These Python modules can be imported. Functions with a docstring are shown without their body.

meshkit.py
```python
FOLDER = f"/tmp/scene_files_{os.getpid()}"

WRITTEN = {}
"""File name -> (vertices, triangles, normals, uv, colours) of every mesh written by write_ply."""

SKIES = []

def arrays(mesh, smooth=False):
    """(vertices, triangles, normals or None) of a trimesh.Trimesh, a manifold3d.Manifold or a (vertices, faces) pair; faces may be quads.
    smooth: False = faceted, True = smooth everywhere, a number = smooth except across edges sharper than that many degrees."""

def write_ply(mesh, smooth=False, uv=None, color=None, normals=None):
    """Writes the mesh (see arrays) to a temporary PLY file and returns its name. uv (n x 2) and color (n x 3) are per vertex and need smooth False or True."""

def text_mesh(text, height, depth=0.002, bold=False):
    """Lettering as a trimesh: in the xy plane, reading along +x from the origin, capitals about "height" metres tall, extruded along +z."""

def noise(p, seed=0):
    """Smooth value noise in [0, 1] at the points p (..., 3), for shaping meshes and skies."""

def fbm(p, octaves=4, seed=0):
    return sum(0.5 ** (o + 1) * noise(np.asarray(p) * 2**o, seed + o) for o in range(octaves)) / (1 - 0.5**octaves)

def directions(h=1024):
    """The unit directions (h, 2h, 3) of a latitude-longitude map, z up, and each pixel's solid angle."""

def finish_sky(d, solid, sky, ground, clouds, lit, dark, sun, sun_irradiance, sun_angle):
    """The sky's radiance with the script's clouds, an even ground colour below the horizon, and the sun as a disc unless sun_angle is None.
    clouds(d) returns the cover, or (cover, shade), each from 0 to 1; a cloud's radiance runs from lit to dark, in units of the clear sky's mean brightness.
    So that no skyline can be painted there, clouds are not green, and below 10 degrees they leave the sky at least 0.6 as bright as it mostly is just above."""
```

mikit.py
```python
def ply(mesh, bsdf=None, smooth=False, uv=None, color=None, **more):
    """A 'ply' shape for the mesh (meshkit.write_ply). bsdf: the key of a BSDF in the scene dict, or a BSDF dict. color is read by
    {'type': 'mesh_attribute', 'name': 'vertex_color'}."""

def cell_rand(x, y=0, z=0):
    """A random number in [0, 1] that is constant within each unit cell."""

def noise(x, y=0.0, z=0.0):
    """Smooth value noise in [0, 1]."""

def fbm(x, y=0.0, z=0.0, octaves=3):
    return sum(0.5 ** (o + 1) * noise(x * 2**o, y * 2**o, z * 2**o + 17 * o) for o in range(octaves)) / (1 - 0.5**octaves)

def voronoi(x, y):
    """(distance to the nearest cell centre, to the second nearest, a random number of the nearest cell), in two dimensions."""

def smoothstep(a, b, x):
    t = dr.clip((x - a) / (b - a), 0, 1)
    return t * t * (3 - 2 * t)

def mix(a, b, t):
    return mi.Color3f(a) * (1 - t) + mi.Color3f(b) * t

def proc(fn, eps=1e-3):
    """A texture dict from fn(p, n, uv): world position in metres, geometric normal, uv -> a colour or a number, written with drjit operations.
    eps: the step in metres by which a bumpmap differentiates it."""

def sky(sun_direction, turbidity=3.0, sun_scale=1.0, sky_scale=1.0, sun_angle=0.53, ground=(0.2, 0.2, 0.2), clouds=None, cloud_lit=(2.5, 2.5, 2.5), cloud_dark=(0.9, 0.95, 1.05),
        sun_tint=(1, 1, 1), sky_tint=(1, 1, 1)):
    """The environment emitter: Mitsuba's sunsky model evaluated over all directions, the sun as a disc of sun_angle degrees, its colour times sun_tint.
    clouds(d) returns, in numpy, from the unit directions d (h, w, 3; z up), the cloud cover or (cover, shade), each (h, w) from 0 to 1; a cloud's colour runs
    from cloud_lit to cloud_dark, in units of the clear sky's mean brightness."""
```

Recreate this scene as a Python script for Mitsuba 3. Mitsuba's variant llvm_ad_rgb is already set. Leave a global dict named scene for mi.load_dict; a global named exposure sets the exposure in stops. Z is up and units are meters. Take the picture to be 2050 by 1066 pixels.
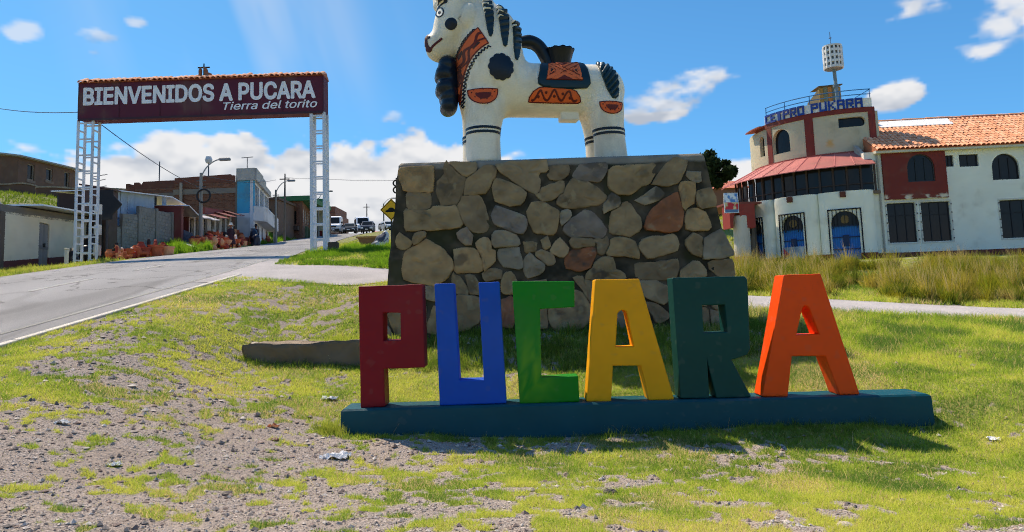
import math
import numpy as np
import trimesh
import manifold3d as m3
import shapely
from shapely.geometry import Polygon, LineString, Point, box as sbox
from shapely import affinity
from scipy.interpolate import RBFInterpolator, PchipInterpolator, RegularGridInterpolator
from scipy.spatial import Delaunay
import drjit as dr
import mitsuba as mi
import meshkit
import mikit
from mikit import noise, fbm, voronoi, cell_rand, smoothstep, mix

scene, labels = {}, {}
V3 = lambda *a: np.array(a, float)

# ---------------------------------------------------------------- camera, sky, exposure
FOCAL, ROLL, PITCH = 1450.0, math.radians(1.9), math.atan(150 / 1450)
EYE = V3(0, 0, 1.55)
FWD = V3(0, math.cos(PITCH), math.sin(PITCH))
UP0 = V3(0, -math.sin(PITCH), math.cos(PITCH))
UPV = math.sin(ROLL) * V3(1, 0, 0) + math.cos(ROLL) * UP0
T4 = mi.ScalarTransform4f
scene['camera'] = {
    'type': 'perspective', 'fov_axis': 'x', 'fov': math.degrees(2 * math.atan(1025 / FOCAL)),
    'principal_point_offset_y': 83 / 1066, 'near_clip': 0.05, 'far_clip': 5000.0,
    'to_world': T4().look_at(origin=EYE.tolist(), target=(EYE + FWD).tolist(), up=UPV.tolist())}
exposure = 2.1
SUN = V3(-0.48, 0.50, 1.0)


def clouds(d):
    """Cumulus banks low over the town, fair-weather puffs and thin cirrus; d (h, w, 3)."""
    el = np.degrees(np.arcsin(d[..., 2]))
    az = np.degrees(np.arctan2(d[..., 0], d[..., 1]))
    q = d * V3(1, 1, 1.5)
    warp = np.stack([meshkit.fbm(q * 8 + k * 9.1, 3, 20 + k) - .5 for k in range(3)], -1)
    q = q + .045 * warp
    toward = V3(-.35, .25, .9) * .022
    n1 = meshkit.fbm(q * 13 + 3.1, 6, 5)
    n2 = meshkit.fbm(q * 42 + 7.7, 4, 9)
    lit = meshkit.fbm((q + toward) * 13 + 3.1, 6, 5) - n1
    f = np.full(el.shape, -1.0)
    shade = np.zeros(el.shape)
    for a, e, ra, re in [(-36, 5, 8, 6), (-29.5, 6.2, 5, 5), (-24.5, 7.4, 4.5, 5.4), (-20.7, 8.7, 3.8, 5.0), (-20.3, 11.0, 2.0, 2.4), (-16.2, 8.2, 4, 5), (-12.4, 8.2, 4, 4.8), (-8, 8.8, 3.8, 5.0),
                         (-7.5, 11.4, 1.9, 2.2), (-4.8, 7.5, 4, 4.4), (1, 5.5, 8, 5.4), (8, 5, 9, 5.5), (18.5, 6.4, 5, 3.8), (24, 4, 8, 3.4), (-45, 5, 9, 7), (40, 5, 12, 6), (58, 6, 12, 8),
                         (12.2, 14.5, 3.0, 1.5), (14.6, 15.6, 3.2, 1.7), (16.4, 16.4, 2.0, 1.2), (10.6, 13.9, 2.2, .9), (28.6, 13.0, 2.1, 1.25),
                         (34.6, 16.6, 2.2, 1.5), (36.5, 18.0, 3.0, 1.8), (31.0, 19.0, 3.6, 1.0), (34, 15.6, 1.6, .9), (39, 17, 4, 2),
                         (-34.6, 18.5, 1.2, 0.7), (-30.4, 18.8, 1.9, 0.55), (-29.6, 17.6, 1.5, 0.42), (-27.9, 20.0, .9, 0.4)]:
        dx = (az - a + 180) % 360 - 180
        r2 = (dx / ra) ** 2 + ((el - e) / re) ** 2
        v = 1 - r2
        shade = np.where(v > f, np.clip(0.45 - 0.55 * (el - e) / re, 0, 1), shade)
        f = np.maximum(f, v)
    behind = np.abs(az) > 66
    f2 = 1.7 * (meshkit.fbm(q * 3.2 + 21, 4, 3) - 0.56) + np.clip((14 - el) / 30, -0.2, 0.3)
    f = np.where(behind, np.maximum(f2, -1), f)
    puff = (el > 14) & ~behind
    edge = np.maximum(f, -1) + np.where(puff, 2.6, 2.0) * (n1 - 0.5) + np.where(puff, 2.3, 1.0) * (n2 - 0.5)
    cover = np.clip((edge - np.where(puff, .08, .06)) / np.where(puff, .95, .32), 0, 1)
    cover = cover * cover * (3 - 2 * cover)
    cover = np.where(puff, cover * np.where(az < -25, .62, .9), cover)
    # cirrus veil streaming down from the upper left
    w = meshkit.fbm(np.stack([az * 0.16 + el * 0.05, el * 0.035 + 5, az * 0 + 1.0], -1), 5, 2)
    reg = 1.25 * np.exp(-((az + 21) / 8) ** 2) * np.clip((el - 12) / 7, 0, 1) + 0.30 * np.clip((el - 25) / 20, 0, 1)
    cirrus = np.clip((w - 0.40) * 2.2, 0, 1) * np.clip(reg, 0, 1) * 0.62
    sh = np.clip(shade * 0.5 + 4.2 * lit + 0.5 * (n2 - 0.5) + .08, 0, 1)
    return np.clip(np.maximum(cover, cirrus), 0, 1), np.where(cover > cirrus, sh, 0.05)


scene['sky_light'] = mikit.sky(SUN.tolist(), turbidity=3, clouds=clouds, cloud_lit=(2.5, 2.5, 2.52), cloud_dark=(1.35, 1.5, 1.75), ground=(0.16, 0.17, 0.08), sky_tint=(0.44, 0.86, 1.13))


# ---------------------------------------------------------------- names, helpers
def numbered(key):
    if key not in scene and key not in labels:
        return key
    k = 1
    while f'{key}_{k:03d}' in scene or f'{key}_{k:03d}' in labels:
        k += 1
    return f'{key}_{k:03d}'


def thing(name, label, cat, group=None, kind=None):
    key = numbered(name)
    labels[key] = {'label': label, 'category': cat}
    if group:
        labels[key]['group'] = group
    if kind:
        labels[key]['kind'] = kind
    return key


def structure(name):
    labels[name] = {'kind': 'structure'}
    return name


def lin(r, g, b):
    c = np.array([r, g, b], float) / 255
    return np.where(c <= 0.04045, c / 12.92, ((c + 0.055) / 1.055) ** 2.4)


def tri(mesh):
    if hasattr(mesh, 'to_mesh'):
        m = mesh.to_mesh()
        return trimesh.Trimesh(m.vert_properties[:, :3], m.tri_verts, process=False)
    return mesh


def tint(mesh, rgb, var=0.07, scale=1.7, seed=0):
    """Uneven paint: the colour, lighter and darker in soft patches."""
    v = np.array(mesh.vertices)
    n = meshkit.fbm(v * scale + seed * 3.7, 4, seed) - 0.5
    fine = meshkit.noise(v * scale * 9 + 11, seed) - 0.5
    return np.clip(np.asarray(rgb)[None] * (1 + var * (3.0 * n + 0.8 * fine))[:, None], 0.001, 0.95)


def put(parent, name, mesh, mat='mat_worn', rgb=None, var=0.07, scale=1.7, smooth=False, color=None, label=None, kind=None, uv=None, matrix=None):
    """One entry of the scene: a part of parent, or with parent None a thing's own mesh under the key name."""
    mesh = tri(mesh)
    key = name if parent is None else numbered(f'{parent}__{name}')
    if rgb is not None and color is None:
        color = tint(mesh, rgb, var, scale, len(scene) % 13)
    more = {} if matrix is None else {'to_world': matrix}
    scene[key] = mikit.ply(mesh, mat, smooth, uv=uv, color=color, **more)
    if label or kind:
        labels.setdefault(key, {})
        if label:
            labels[key]['label'] = label
        if kind:
            labels[key]['kind'] = kind
    return key


cat = lambda ms: trimesh.util.concatenate([tri(m) for m in ms])


def bx(x0, x1, y0, y1, z0, z1):
    m = trimesh.creation.box((x1 - x0, y1 - y0, z1 - z0))
    m.apply_translation(((x0 + x1) / 2, (y0 + y1) / 2, (z0 + z1) / 2))
    return m


def soft(x0, x1, y0, y1, z0, z1, b=0.02):
    """A box with chamfered edges."""
    pts = []
    for sx in (0, 1):
        for sy in (0, 1):
            for sz in (0, 1):
                c = [(x0 + b, x1 - b)[sx], (y0 + b, y1 - b)[sy], (z0 + b, z1 - b)[sz]]
                for k in range(3):
                    p = list(c)
                    p[k] += b if (sx, sy, sz)[k] else -b
                    pts.append(p)
    return trimesh.convex.convex_hull(np.array(pts))


def tube(pts, r, sides=8, cap=True):
    p = np.asarray(pts, float)
    rr = np.broadcast_to(r, (len(p),))
    t = np.gradient(p, axis=0)
    t /= np.linalg.norm(t, axis=1, keepdims=True) + 1e-12
    ref = V3(0, 0, 1) if abs(t[:, 2]).mean() < 0.8 else V3(1, 0, 0)
    a = np.cross(t, ref)
    a /= np.linalg.norm(a, axis=1, keepdims=True) + 1e-12
    b = np.cross(t, a)
    ang = np.arange(sides) * 2 * np.pi / sides + np.pi / sides
    v = (p[:, None] + rr[:, None, None] * (np.cos(ang)[None, :, None] * a[:, None] + np.sin(ang)[None, :, None] * b[:, None])).reshape(-1, 3)
    f = []
    for i in range(len(p) - 1):
        for j in range(sides):
            k = (j + 1) % sides
            f += [[i * sides + j, (i + 1) * sides + k, i * sides + k], [i * sides + j, (i + 1) * sides + j, (i + 1) * sides + k]]
    if cap:
        n = len(v)
        v = np.vstack([v, p[0], p[-1]])
        for j in range(sides):
            k = (j + 1) % sides
            f += [[n, j, k], [n + 1, (len(p) - 1) * sides + k, (len(p) - 1) * sides + j]]
    m = trimesh.Trimesh(v, f, process=False)
    m.fix_normals()
    return m


def bar(p0, p1, w, h=None):
    """A square bar between two points."""
    return tube([p0, p1], (w if h is None else max(w, h)) * 0.7071, 4)


def lathe(profile, center=(0, 0, 0), n=16):
    pr = np.array(profile, float)
    a = np.arange(n) * 2 * np.pi / n
    v = np.stack([pr[:, None, 0] * np.cos(a), pr[:, None, 0] * np.sin(a), np.broadcast_to(pr[:, None, 1], (len(pr), n))], -1).reshape(-1, 3)
    f = []
    for i in range(len(pr) - 1):
        for j in range(n):
            k = (j + 1) % n
            f += [[i * n + j, i * n + k, (i + 1) * n + k], [i * n + j, (i + 1) * n + k, (i + 1) * n + j]]
    m = trimesh.Trimesh(v + np.asarray(center, float), f, process=False)
    return m


def frame(origin, direction, up=(0, 0, 1)):
    """4x4 taking local (s, depth towards the back, z) to the world: s along direction, -y out of the wall."""
    e = np.array([direction[0], direction[1], 0.0])
    e /= np.linalg.norm(e)
    M = np.eye(4)
    M[:3, 0], M[:3, 1], M[:3, 2], M[:3, 3] = e, np.cross([0, 0, 1], e), (0, 0, 1), origin
    return M


def moved(mesh, M):
    m = tri(mesh).copy()
    m.apply_transform(M)
    return m


def slab_poly(poly, y0, y1):
    """Extrudes a polygon of (s, z) from depth y0 to y1 in the local wall frame."""
    ms = []
    for g in getattr(poly, 'geoms', [poly]):
        if g.area < 1e-6:
            continue
        m = trimesh.creation.extrude_polygon(g, y1 - y0, engine='earcut')
        v = np.array(m.vertices)
        ms.append(trimesh.Trimesh(np.stack([v[:, 0], y1 - v[:, 2], v[:, 1]], -1), m.faces, process=False))
    return cat(ms)


def fine(mesh, size):
    m = tri(mesh)
    v, f = trimesh.remesh.subdivide_to_size(m.vertices, m.faces, size)
    return trimesh.Trimesh(v, f, process=False)


def arch(s0, s1, z0, z1, n=10):
    """A round-headed opening."""
    r = (s1 - s0) / 2
    a = np.linspace(0, np.pi, n)
    return Polygon([(s0, z0), (s1, z0)] + [((s0 + s1) / 2 + r * math.cos(t), z1 - r + r * math.sin(t)) for t in a])


def rect(s0, s1, z0, z1):
    return sbox(s0, z0, s1, z1)


def surface_nets(fn, lo, hi, h):
    """Smooth mesh of the zero surface of fn(points) (negative inside), by naive surface nets."""
    ax = [np.arange(lo[k], hi[k] + h, h) for k in range(3)]
    P = np.stack(np.meshgrid(*ax, indexing='ij'), -1)
    F = fn(P.reshape(-1, 3)).reshape(P.shape[:3])
    S = F < 0
    c = [(i, j, k) for i in (0, 1) for j in (0, 1) for k in (0, 1)]
    n = np.array(F.shape) - 1
    sub = lambda A, o: A[o[0]:o[0] + n[0], o[1]:o[1] + n[1], o[2]:o[2] + n[2]]
    cnt = sum(sub(S, o).astype(int) for o in c)
    act = (cnt > 0) & (cnt < 8)
    acc, num = np.zeros(F.shape[:0] + tuple(n) + (3,)), np.zeros(tuple(n))
    for o in c:
        for ax_ in range(3):
            if o[ax_]:
                continue
            q = list(o)
            q[ax_] = 1
            a, b = sub(F, o), sub(F, q)
            x = (a < 0) != (b < 0)
            t = np.where(x, a / np.where(x, a - b, 1), 0)
            for d in range(3):
                acc[..., d] += np.where(x, o[d] + (t if d == ax_ else 0), 0)
            num += x
    idx = -np.ones(tuple(n), int)
    idx[act] = np.arange(act.sum())
    cell = np.argwhere(act)
    v = (cell + acc[act] / num[act][:, None]) * h + np.array(lo)
    quads = []
    for d in range(3):
        e1, e2 = [k for k in range(3) if k != d]
        A = np.moveaxis(S, (d, e1, e2), (0, 1, 2))
        I = np.moveaxis(idx, (d, e1, e2), (0, 1, 2))
        a, b = A[:-1, 1:-1, 1:-1], A[1:, 1:-1, 1:-1]
        g = np.argwhere(a != b)
        i, j, k = g[:, 0], g[:, 1] + 1, g[:, 2] + 1
        q = np.stack([I[i, j - 1, k - 1], I[i, j, k - 1], I[i, j, k], I[i, j - 1, k]], -1)
        flip = a[g[:, 0], g[:, 1], g[:, 2]] ^ (d == 1)
        q = np.where(flip[:, None], q, q[:, ::-1])
        quads.append(q[(q >= 0).all(1)])
    q = np.vstack(quads)
    m = trimesh.Trimesh(v, np.vstack([q[:, [0, 1, 2]], q[:, [0, 2, 3]]]), process=False)
    if m.volume < 0:
        m.invert()
    return m


def sd_cone(p, a, b, ra, rb, k=None):
    """Signed distance (about) to a tapered capsule."""
    a, b = np.asarray(a, float), np.asarray(b, float)
    ab = b - a
    t = np.clip(((p - a) @ ab) / (ab @ ab), 0, 1)
    return np.linalg.norm(p - a - t[:, None] * ab, axis=1) - (ra + (rb - ra) * t)


def sd_ell(p, c, r):
    q = (p - np.asarray(c, float)) / np.asarray(r, float)
    n = np.linalg.norm(q, axis=1)
    return (n - 1) * min(r)


def smin(a, b, k):
    h = np.clip(0.5 + 0.5 * (b - a) / k, 0, 1)
    return b + (a - b) * h - k * h * (1 - h)


# ---------------------------------------------------------------- materials
def hashf(*v):
    v = [(np.floor(np.asarray(x, float)).astype(np.int64) + 1000000) & 0xFFFFFFFF for x in v] + [np.int64(1000000)] * (3 - len(v))
    h = (v[0] * 374761393 + v[1] * 668265263 + v[2] * 2147483647) & 0xFFFFFFFF
    h = ((h ^ (h >> 13)) * 1274126177) & 0xFFFFFFFF
    return ((h ^ (h >> 16)) & 0xFFFFFF) / 16777215.0


def nnoise(x, y, z=0.0):
    """mikit.noise in numpy, so that tufts and pebbles stand where the ground's material says."""
    x, y, z = np.broadcast_arrays(np.asarray(x, float), np.asarray(y, float), float(z))
    i = [np.floor(v) for v in (x, y, z)]
    t = [(v - a) ** 2 * (3 - 2 * (v - a)) for v, a in zip((x, y, z), i)]
    e = lambda b, c: hashf(i[0], i[1] + b, i[2] + c) * (1 - t[0]) + hashf(i[0] + 1, i[1] + b, i[2] + c) * t[0]
    f = lambda c: e(0, c) * (1 - t[1]) + e(1, c) * t[1]
    return f(0) * (1 - t[2]) + f(1) * t[2]


def nfbm(x, y, z=0.0, octaves=3):
    return sum(0.5 ** (o + 1) * nnoise(x * 2**o, y * 2**o, z * 2**o + 17 * o) for o in range(octaves)) / (1 - 0.5**octaves)


BARE = [(-2.6, 4.6, 2.4, 1.3, .62), (-3.9, 6.4, 2.2, 1.2, .66), (-2.2, 7.2, 1.9, .8, .62), (-.9, 5.3, 1.2, .9, .34), (-5.0, 10.5, 1.3, 2.0, .30), (-.7, 7.85, 1.3, .22, .55), (.75, 7.7, .9, .16, .55),
        (-3.4, 13.4, .8, .3, .2), (1.6, 5.2, 1.4, .5, .16), (3.2, 4.9, 1.4, .5, .12), (-5.2, 13.6, .8, .9, .1), (-3.6, 9.2, 1.4, .5, .25), (-1.2, 4.3, 1.6, .5, .2), (2.4, 7.2, 1.4, .2, .25), (-3.0, 8.4, 1.3, .5, .32), (-4.6, 8.6, 1.2, .6, .2)]
LUSH = [(-5.5, 7.9, 1.0, .35, .6), (-2.6, 4.9, .5, .12, .5), (-.8, 9.6, 1.3, .7, .4), (2.8, 9.6, 3, 1.2, .35), (6, 9.5, 3, 3, .35), (1.6, 6.0, .7, .4, .3), (6, 13.5, 4, 1.5, .5), (-1.9, 8.2, .35, .2, .7), (3.1, 6.3, .6, .4, .3)]


def density(x, y, ex, fb, clip):
    """Grass cover from 0 (bare gravel) to 1."""
    g = 0.80
    for cx, cy, sx, sy, a in BARE:
        g = g - .74 * a * ex(-((x - cx) / sx) * ((x - cx) / sx) - ((y - cy) / sy) * ((y - cy) / sy))
    for cx, cy, sx, sy, a in LUSH:
        g = g + a * ex(-((x - cx) / sx) * ((x - cx) / sx) - ((y - cy) / sy) * ((y - cy) / sy))
    g = g + 0.95 * (fb(x * 1.1 + 40, y * 1.1 + 40, 0.0, 3) - 0.5) + 1.15 * (fb(x * 4.6 + 9, y * 4.6 + 70, 0.0, 2) - 0.5) + 1.35 * (fb(x * 10.3 + 5, y * 9.1 + 31, 0.0, 2) - 0.5)
    t = clip((g - 0.42) / 0.26)
    return t * t * (3 - 2 * t)


np_density = lambda x, y: density(x, y, np.exp, nfbm, lambda t: np.clip(t, 0, 1))


def ground_color(p, n, uv):
    g = density(p.x, p.y, dr.exp, lambda a, b, c, o: fbm(a, b, c, octaves=o), lambda t: dr.clip(t, 0, 1))
    d1, d2, r = voronoi(p.x * 34, p.y * 34)
    e1, e2, r2 = voronoi(p.x * 95 + 3, p.y * 95)
    peb = mix((.20, .165, .14), (.46, .40, .36), 0.55 * r + 0.45 * r2)
    peb = peb * (0.55 + 0.45 * smoothstep(0.0, 0.25, d2 - d1))
    soil = mix((.25, .20, .165), (.35, .30, .26), fbm(p.x * 3, p.y * 3, octaves=4))
    gravel = mix(soil, peb, smoothstep(.35, .6, fbm(p.x * 2.1 + 5, p.y * 2.1, octaves=3)) * .6 + .3)
    k = fbm(p.x * 14, p.y * 14, p.z * 3, octaves=3)
    gr = mix((.12, .145, .02), (.29, .32, .05), k)
    straw = smoothstep(.58, .72, fbm(p.x * .9 + 13, p.y * .9 + 2, octaves=3))
    gr = mix(gr, (.33, .28, .12), straw * .45)
    return mix(gravel, gr, g * .85)


def ground_height(p, n, uv):
    d1, d2, r = voronoi(p.x * 34, p.y * 34)
    return smoothstep(0.0, 0.3, d2 - d1) * 0.006 * r + 0.01 * fbm(p.x * 26, p.y * 26, octaves=3)


def asphalt_color(p, n, uv):
    k = fbm(p.x * .7, p.y * .25, octaves=4)
    c = mix((.205, .205, .21), (.295, .292, .29), k)
    c = c * (0.86 + 0.28 * noise(p.x * 90, p.y * 90, p.z * 90))
    patch = smoothstep(.60, .68, fbm(p.x * .5 + 9, p.y * .16 + 4, octaves=2))
    crack = smoothstep(.02, .0, dr.abs(fbm(p.x * .55 + 3, p.y * .55, octaves=4) - .5) - .002)
    track = smoothstep(.7, .2, dr.abs(dr.abs((p.x + 10.3 + .03 * (p.y - 15)) * .5) - .85) * 1.6)
    tar = smoothstep(.016, .004, dr.abs(fbm(p.x * .22 + 31, p.y * .12 + 7, octaves=3) - .5))
    return c * (1 - .22 * patch) * (1 - .5 * crack) * (1 - .10 * track) * (1 - .16 * tar)


def path_color(p, n, uv):
    k = fbm(p.x * 1.3, p.y * 1.3, octaves=4)
    return mix((.27, .255, .245), (.40, .375, .365), k) * (0.85 + 0.3 * noise(p.x * 60, p.y * 60, p.z * 60))


def stone_color(p, n, uv):
    # uv.x: which stone, uv.y: how worn
    h = uv.x
    c = mix((.165, .145, .105), (.235, .20, .13), smoothstep(.05, .35, h))
    c = mix(c, (.20, .205, .19), smoothstep(.38, .46, h))
    c = mix(c, (.30, .235, .14), smoothstep(.56, .62, h))
    c = mix(c, (.155, .155, .16), smoothstep(.70, .76, h))
    c = mix(c, (.215, .10, .055), smoothstep(.86, .93, h))
    k = fbm(p.x * 5 + h * 50, p.y * 5, p.z * 5, octaves=5)
    c = c * (0.48 + 1.15 * k)
    stain = smoothstep(.55, .68, fbm(p.x * 3.1 + h * 31, p.z * 3.1, p.y + 4, octaves=4))
    c = mix(c, (.05, .052, .05), stain * uv.y)
    lich = smoothstep(.60, .70, fbm(p.x * 7 + 5 + h * 17, p.z * 7, p.y, octaves=4))
    return mix(c, (.30, .31, .24), lich * .35) * mi.Color3f(1.16, .93, .70)


def mortar_color(p, n, uv):
    k = fbm(p.x * 4, p.z * 4, p.y * 4, octaves=4)
    c = mix((.028, .030, .026), (.105, .10, .088), smoothstep(.30, .72, k))
    moss = smoothstep(.56, .66, fbm(p.x * 2.3 + 4, p.z * 2.3, p.y * 2, octaves=4))
    c = mix(c, (.035, .045, .022), moss * .6)
    top = smoothstep(3.83, 3.90, p.z + .05 * (fbm(p.x * 3, p.y * 3, octaves=3) - .5)) 
    return mix(c * mi.Color3f(1.05, .88, .68), mix((.17, .155, .13), (.30, .275, .23), k), top)


def rough_height(p, n, uv):
    return 0.02 * fbm(p.x * 8, p.y * 8, p.z * 8, octaves=4)


def dirt_weight(p, n, uv):
    a = smoothstep(.50, .80, fbm(p.x * 1.1 + p.y * .7, p.y * .4, p.z * .9, octaves=4))
    drip = smoothstep(.55, .8, fbm(p.x * 6 + p.y * 4, p.z * .5, 3.0, octaves=3))
    return .30 * a + .16 * drip * a + .05 * noise(p.x * 25, p.y * 25, p.z * 25)


def plaster_height(p, n, uv):
    return 0.004 * fbm(p.x * 22, p.y * 22, p.z * 22, octaves=3)


def brick_color(p, n, uv):
    s, z = uv.x, uv.y
    row = dr.floor(z / .115)
    u = s / .26 + .5 * (row - 2 * dr.floor(row / 2))
    fu, fz = u - dr.floor(u), z / .115 - row
    j = dr.maximum(smoothstep(.05, .02, dr.minimum(fu, 1 - fu)), smoothstep(.12, .05, dr.minimum(fz, 1 - fz)))
    c = mix((.13, .05, .03), (.24, .098, .058), cell_rand(dr.floor(u), row))
    c = c * (.7 + .5 * fbm(s * .5, z * .5, octaves=3))
    return mix(c, (.16, .14, .12), j * .7)


def bull_color(p, n, uv):
    k = fbm(p.x * 1.6, p.y * 1.6, p.z * 1.2, octaves=4)
    c = mix((.60, .565, .465), (.74, .715, .63), smoothstep(.3, .65, k))
    st = smoothstep(.58, .75, fbm(p.x * 4 + 3, p.y * 4, p.z * 1.1, octaves=4))
    c = mix(c, (.45, .38, .26), st * .35)
    return c * (.93 + .14 * noise(p.x * 45, p.y * 45, p.z * 45)) * mi.Color3f(1.04, 1.0, .93)


P = mikit.proc
VC = {'type': 'mesh_attribute', 'name': 'vertex_color'}
PR = lambda base, rough=.8, spec=.3, **k: {'type': 'principled', 'base_color': base, 'roughness': rough, 'specular': spec, **k}
TS = lambda b: {'type': 'twosided', 'bsdf': b}
BUMP = lambda b, fn, eps, s=1.0: {'type': 'bumpmap', 'arbitrary': P(fn, eps), 'scale': s, 'bsdf': b}
scene['mat_flat'] = TS(PR(VC))
scene['mat_worn'] = TS(BUMP({'type': 'blendbsdf', 'weight': P(dirt_weight), 'a': PR(VC, .62, .35), 'b': PR({'type': 'rgb', 'value': [.17, .14, .10]}, .9, .1)}, plaster_height, .004))
scene['mat_paint'] = TS(BUMP({'type': 'blendbsdf', 'weight': P(lambda p, n, uv: .22 * dirt_weight(p, n, uv) + .10 * smoothstep(.66, .74, fbm(p.x * 9, p.y * 9, p.z * 9, octaves=3))), 'a': PR(VC, .5, .22), 'b': PR({'type': 'rgb', 'value': [.20, .17, .13]}, .9, .1)}, plaster_height, .004))
scene['mat_gloss'] = TS(PR(VC, .32, .32))
scene['mat_metal'] = TS(PR(VC, .42, .5, metallic=.75))
scene['mat_leaf'] = {'type': 'principledthin', 'base_color': VC, 'roughness': .65, 'diff_trans': .85, 'eta': 1.3}
scene['mat_ground'] = TS(BUMP(PR(P(ground_color), .95, .1), ground_height, .003))
scene['mat_asphalt'] = TS(BUMP(PR(P(asphalt_color), .85, .25), lambda p, n, uv: .004 * noise(p.x * 60, p.y * 60, p.z * 60), .004))
scene['mat_path'] = TS(PR(P(path_color), .9, .2))
scene['mat_stone'] = TS(BUMP(PR(P(stone_color), .8, .3), rough_height, .004))
scene['mat_mortar'] = TS(BUMP(PR(P(mortar_color), .92, .15), rough_height, .004))
scene['mat_brick'] = TS(PR(P(brick_color), .9, .15))
scene['mat_bull'] = TS(BUMP(PR(P(bull_color), .55, .4), plaster_height, .004, .25))
scene['mat_glass'] = TS(PR({'type': 'rgb', 'value': [.012, .014, .016]}, .12, .22))

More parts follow.
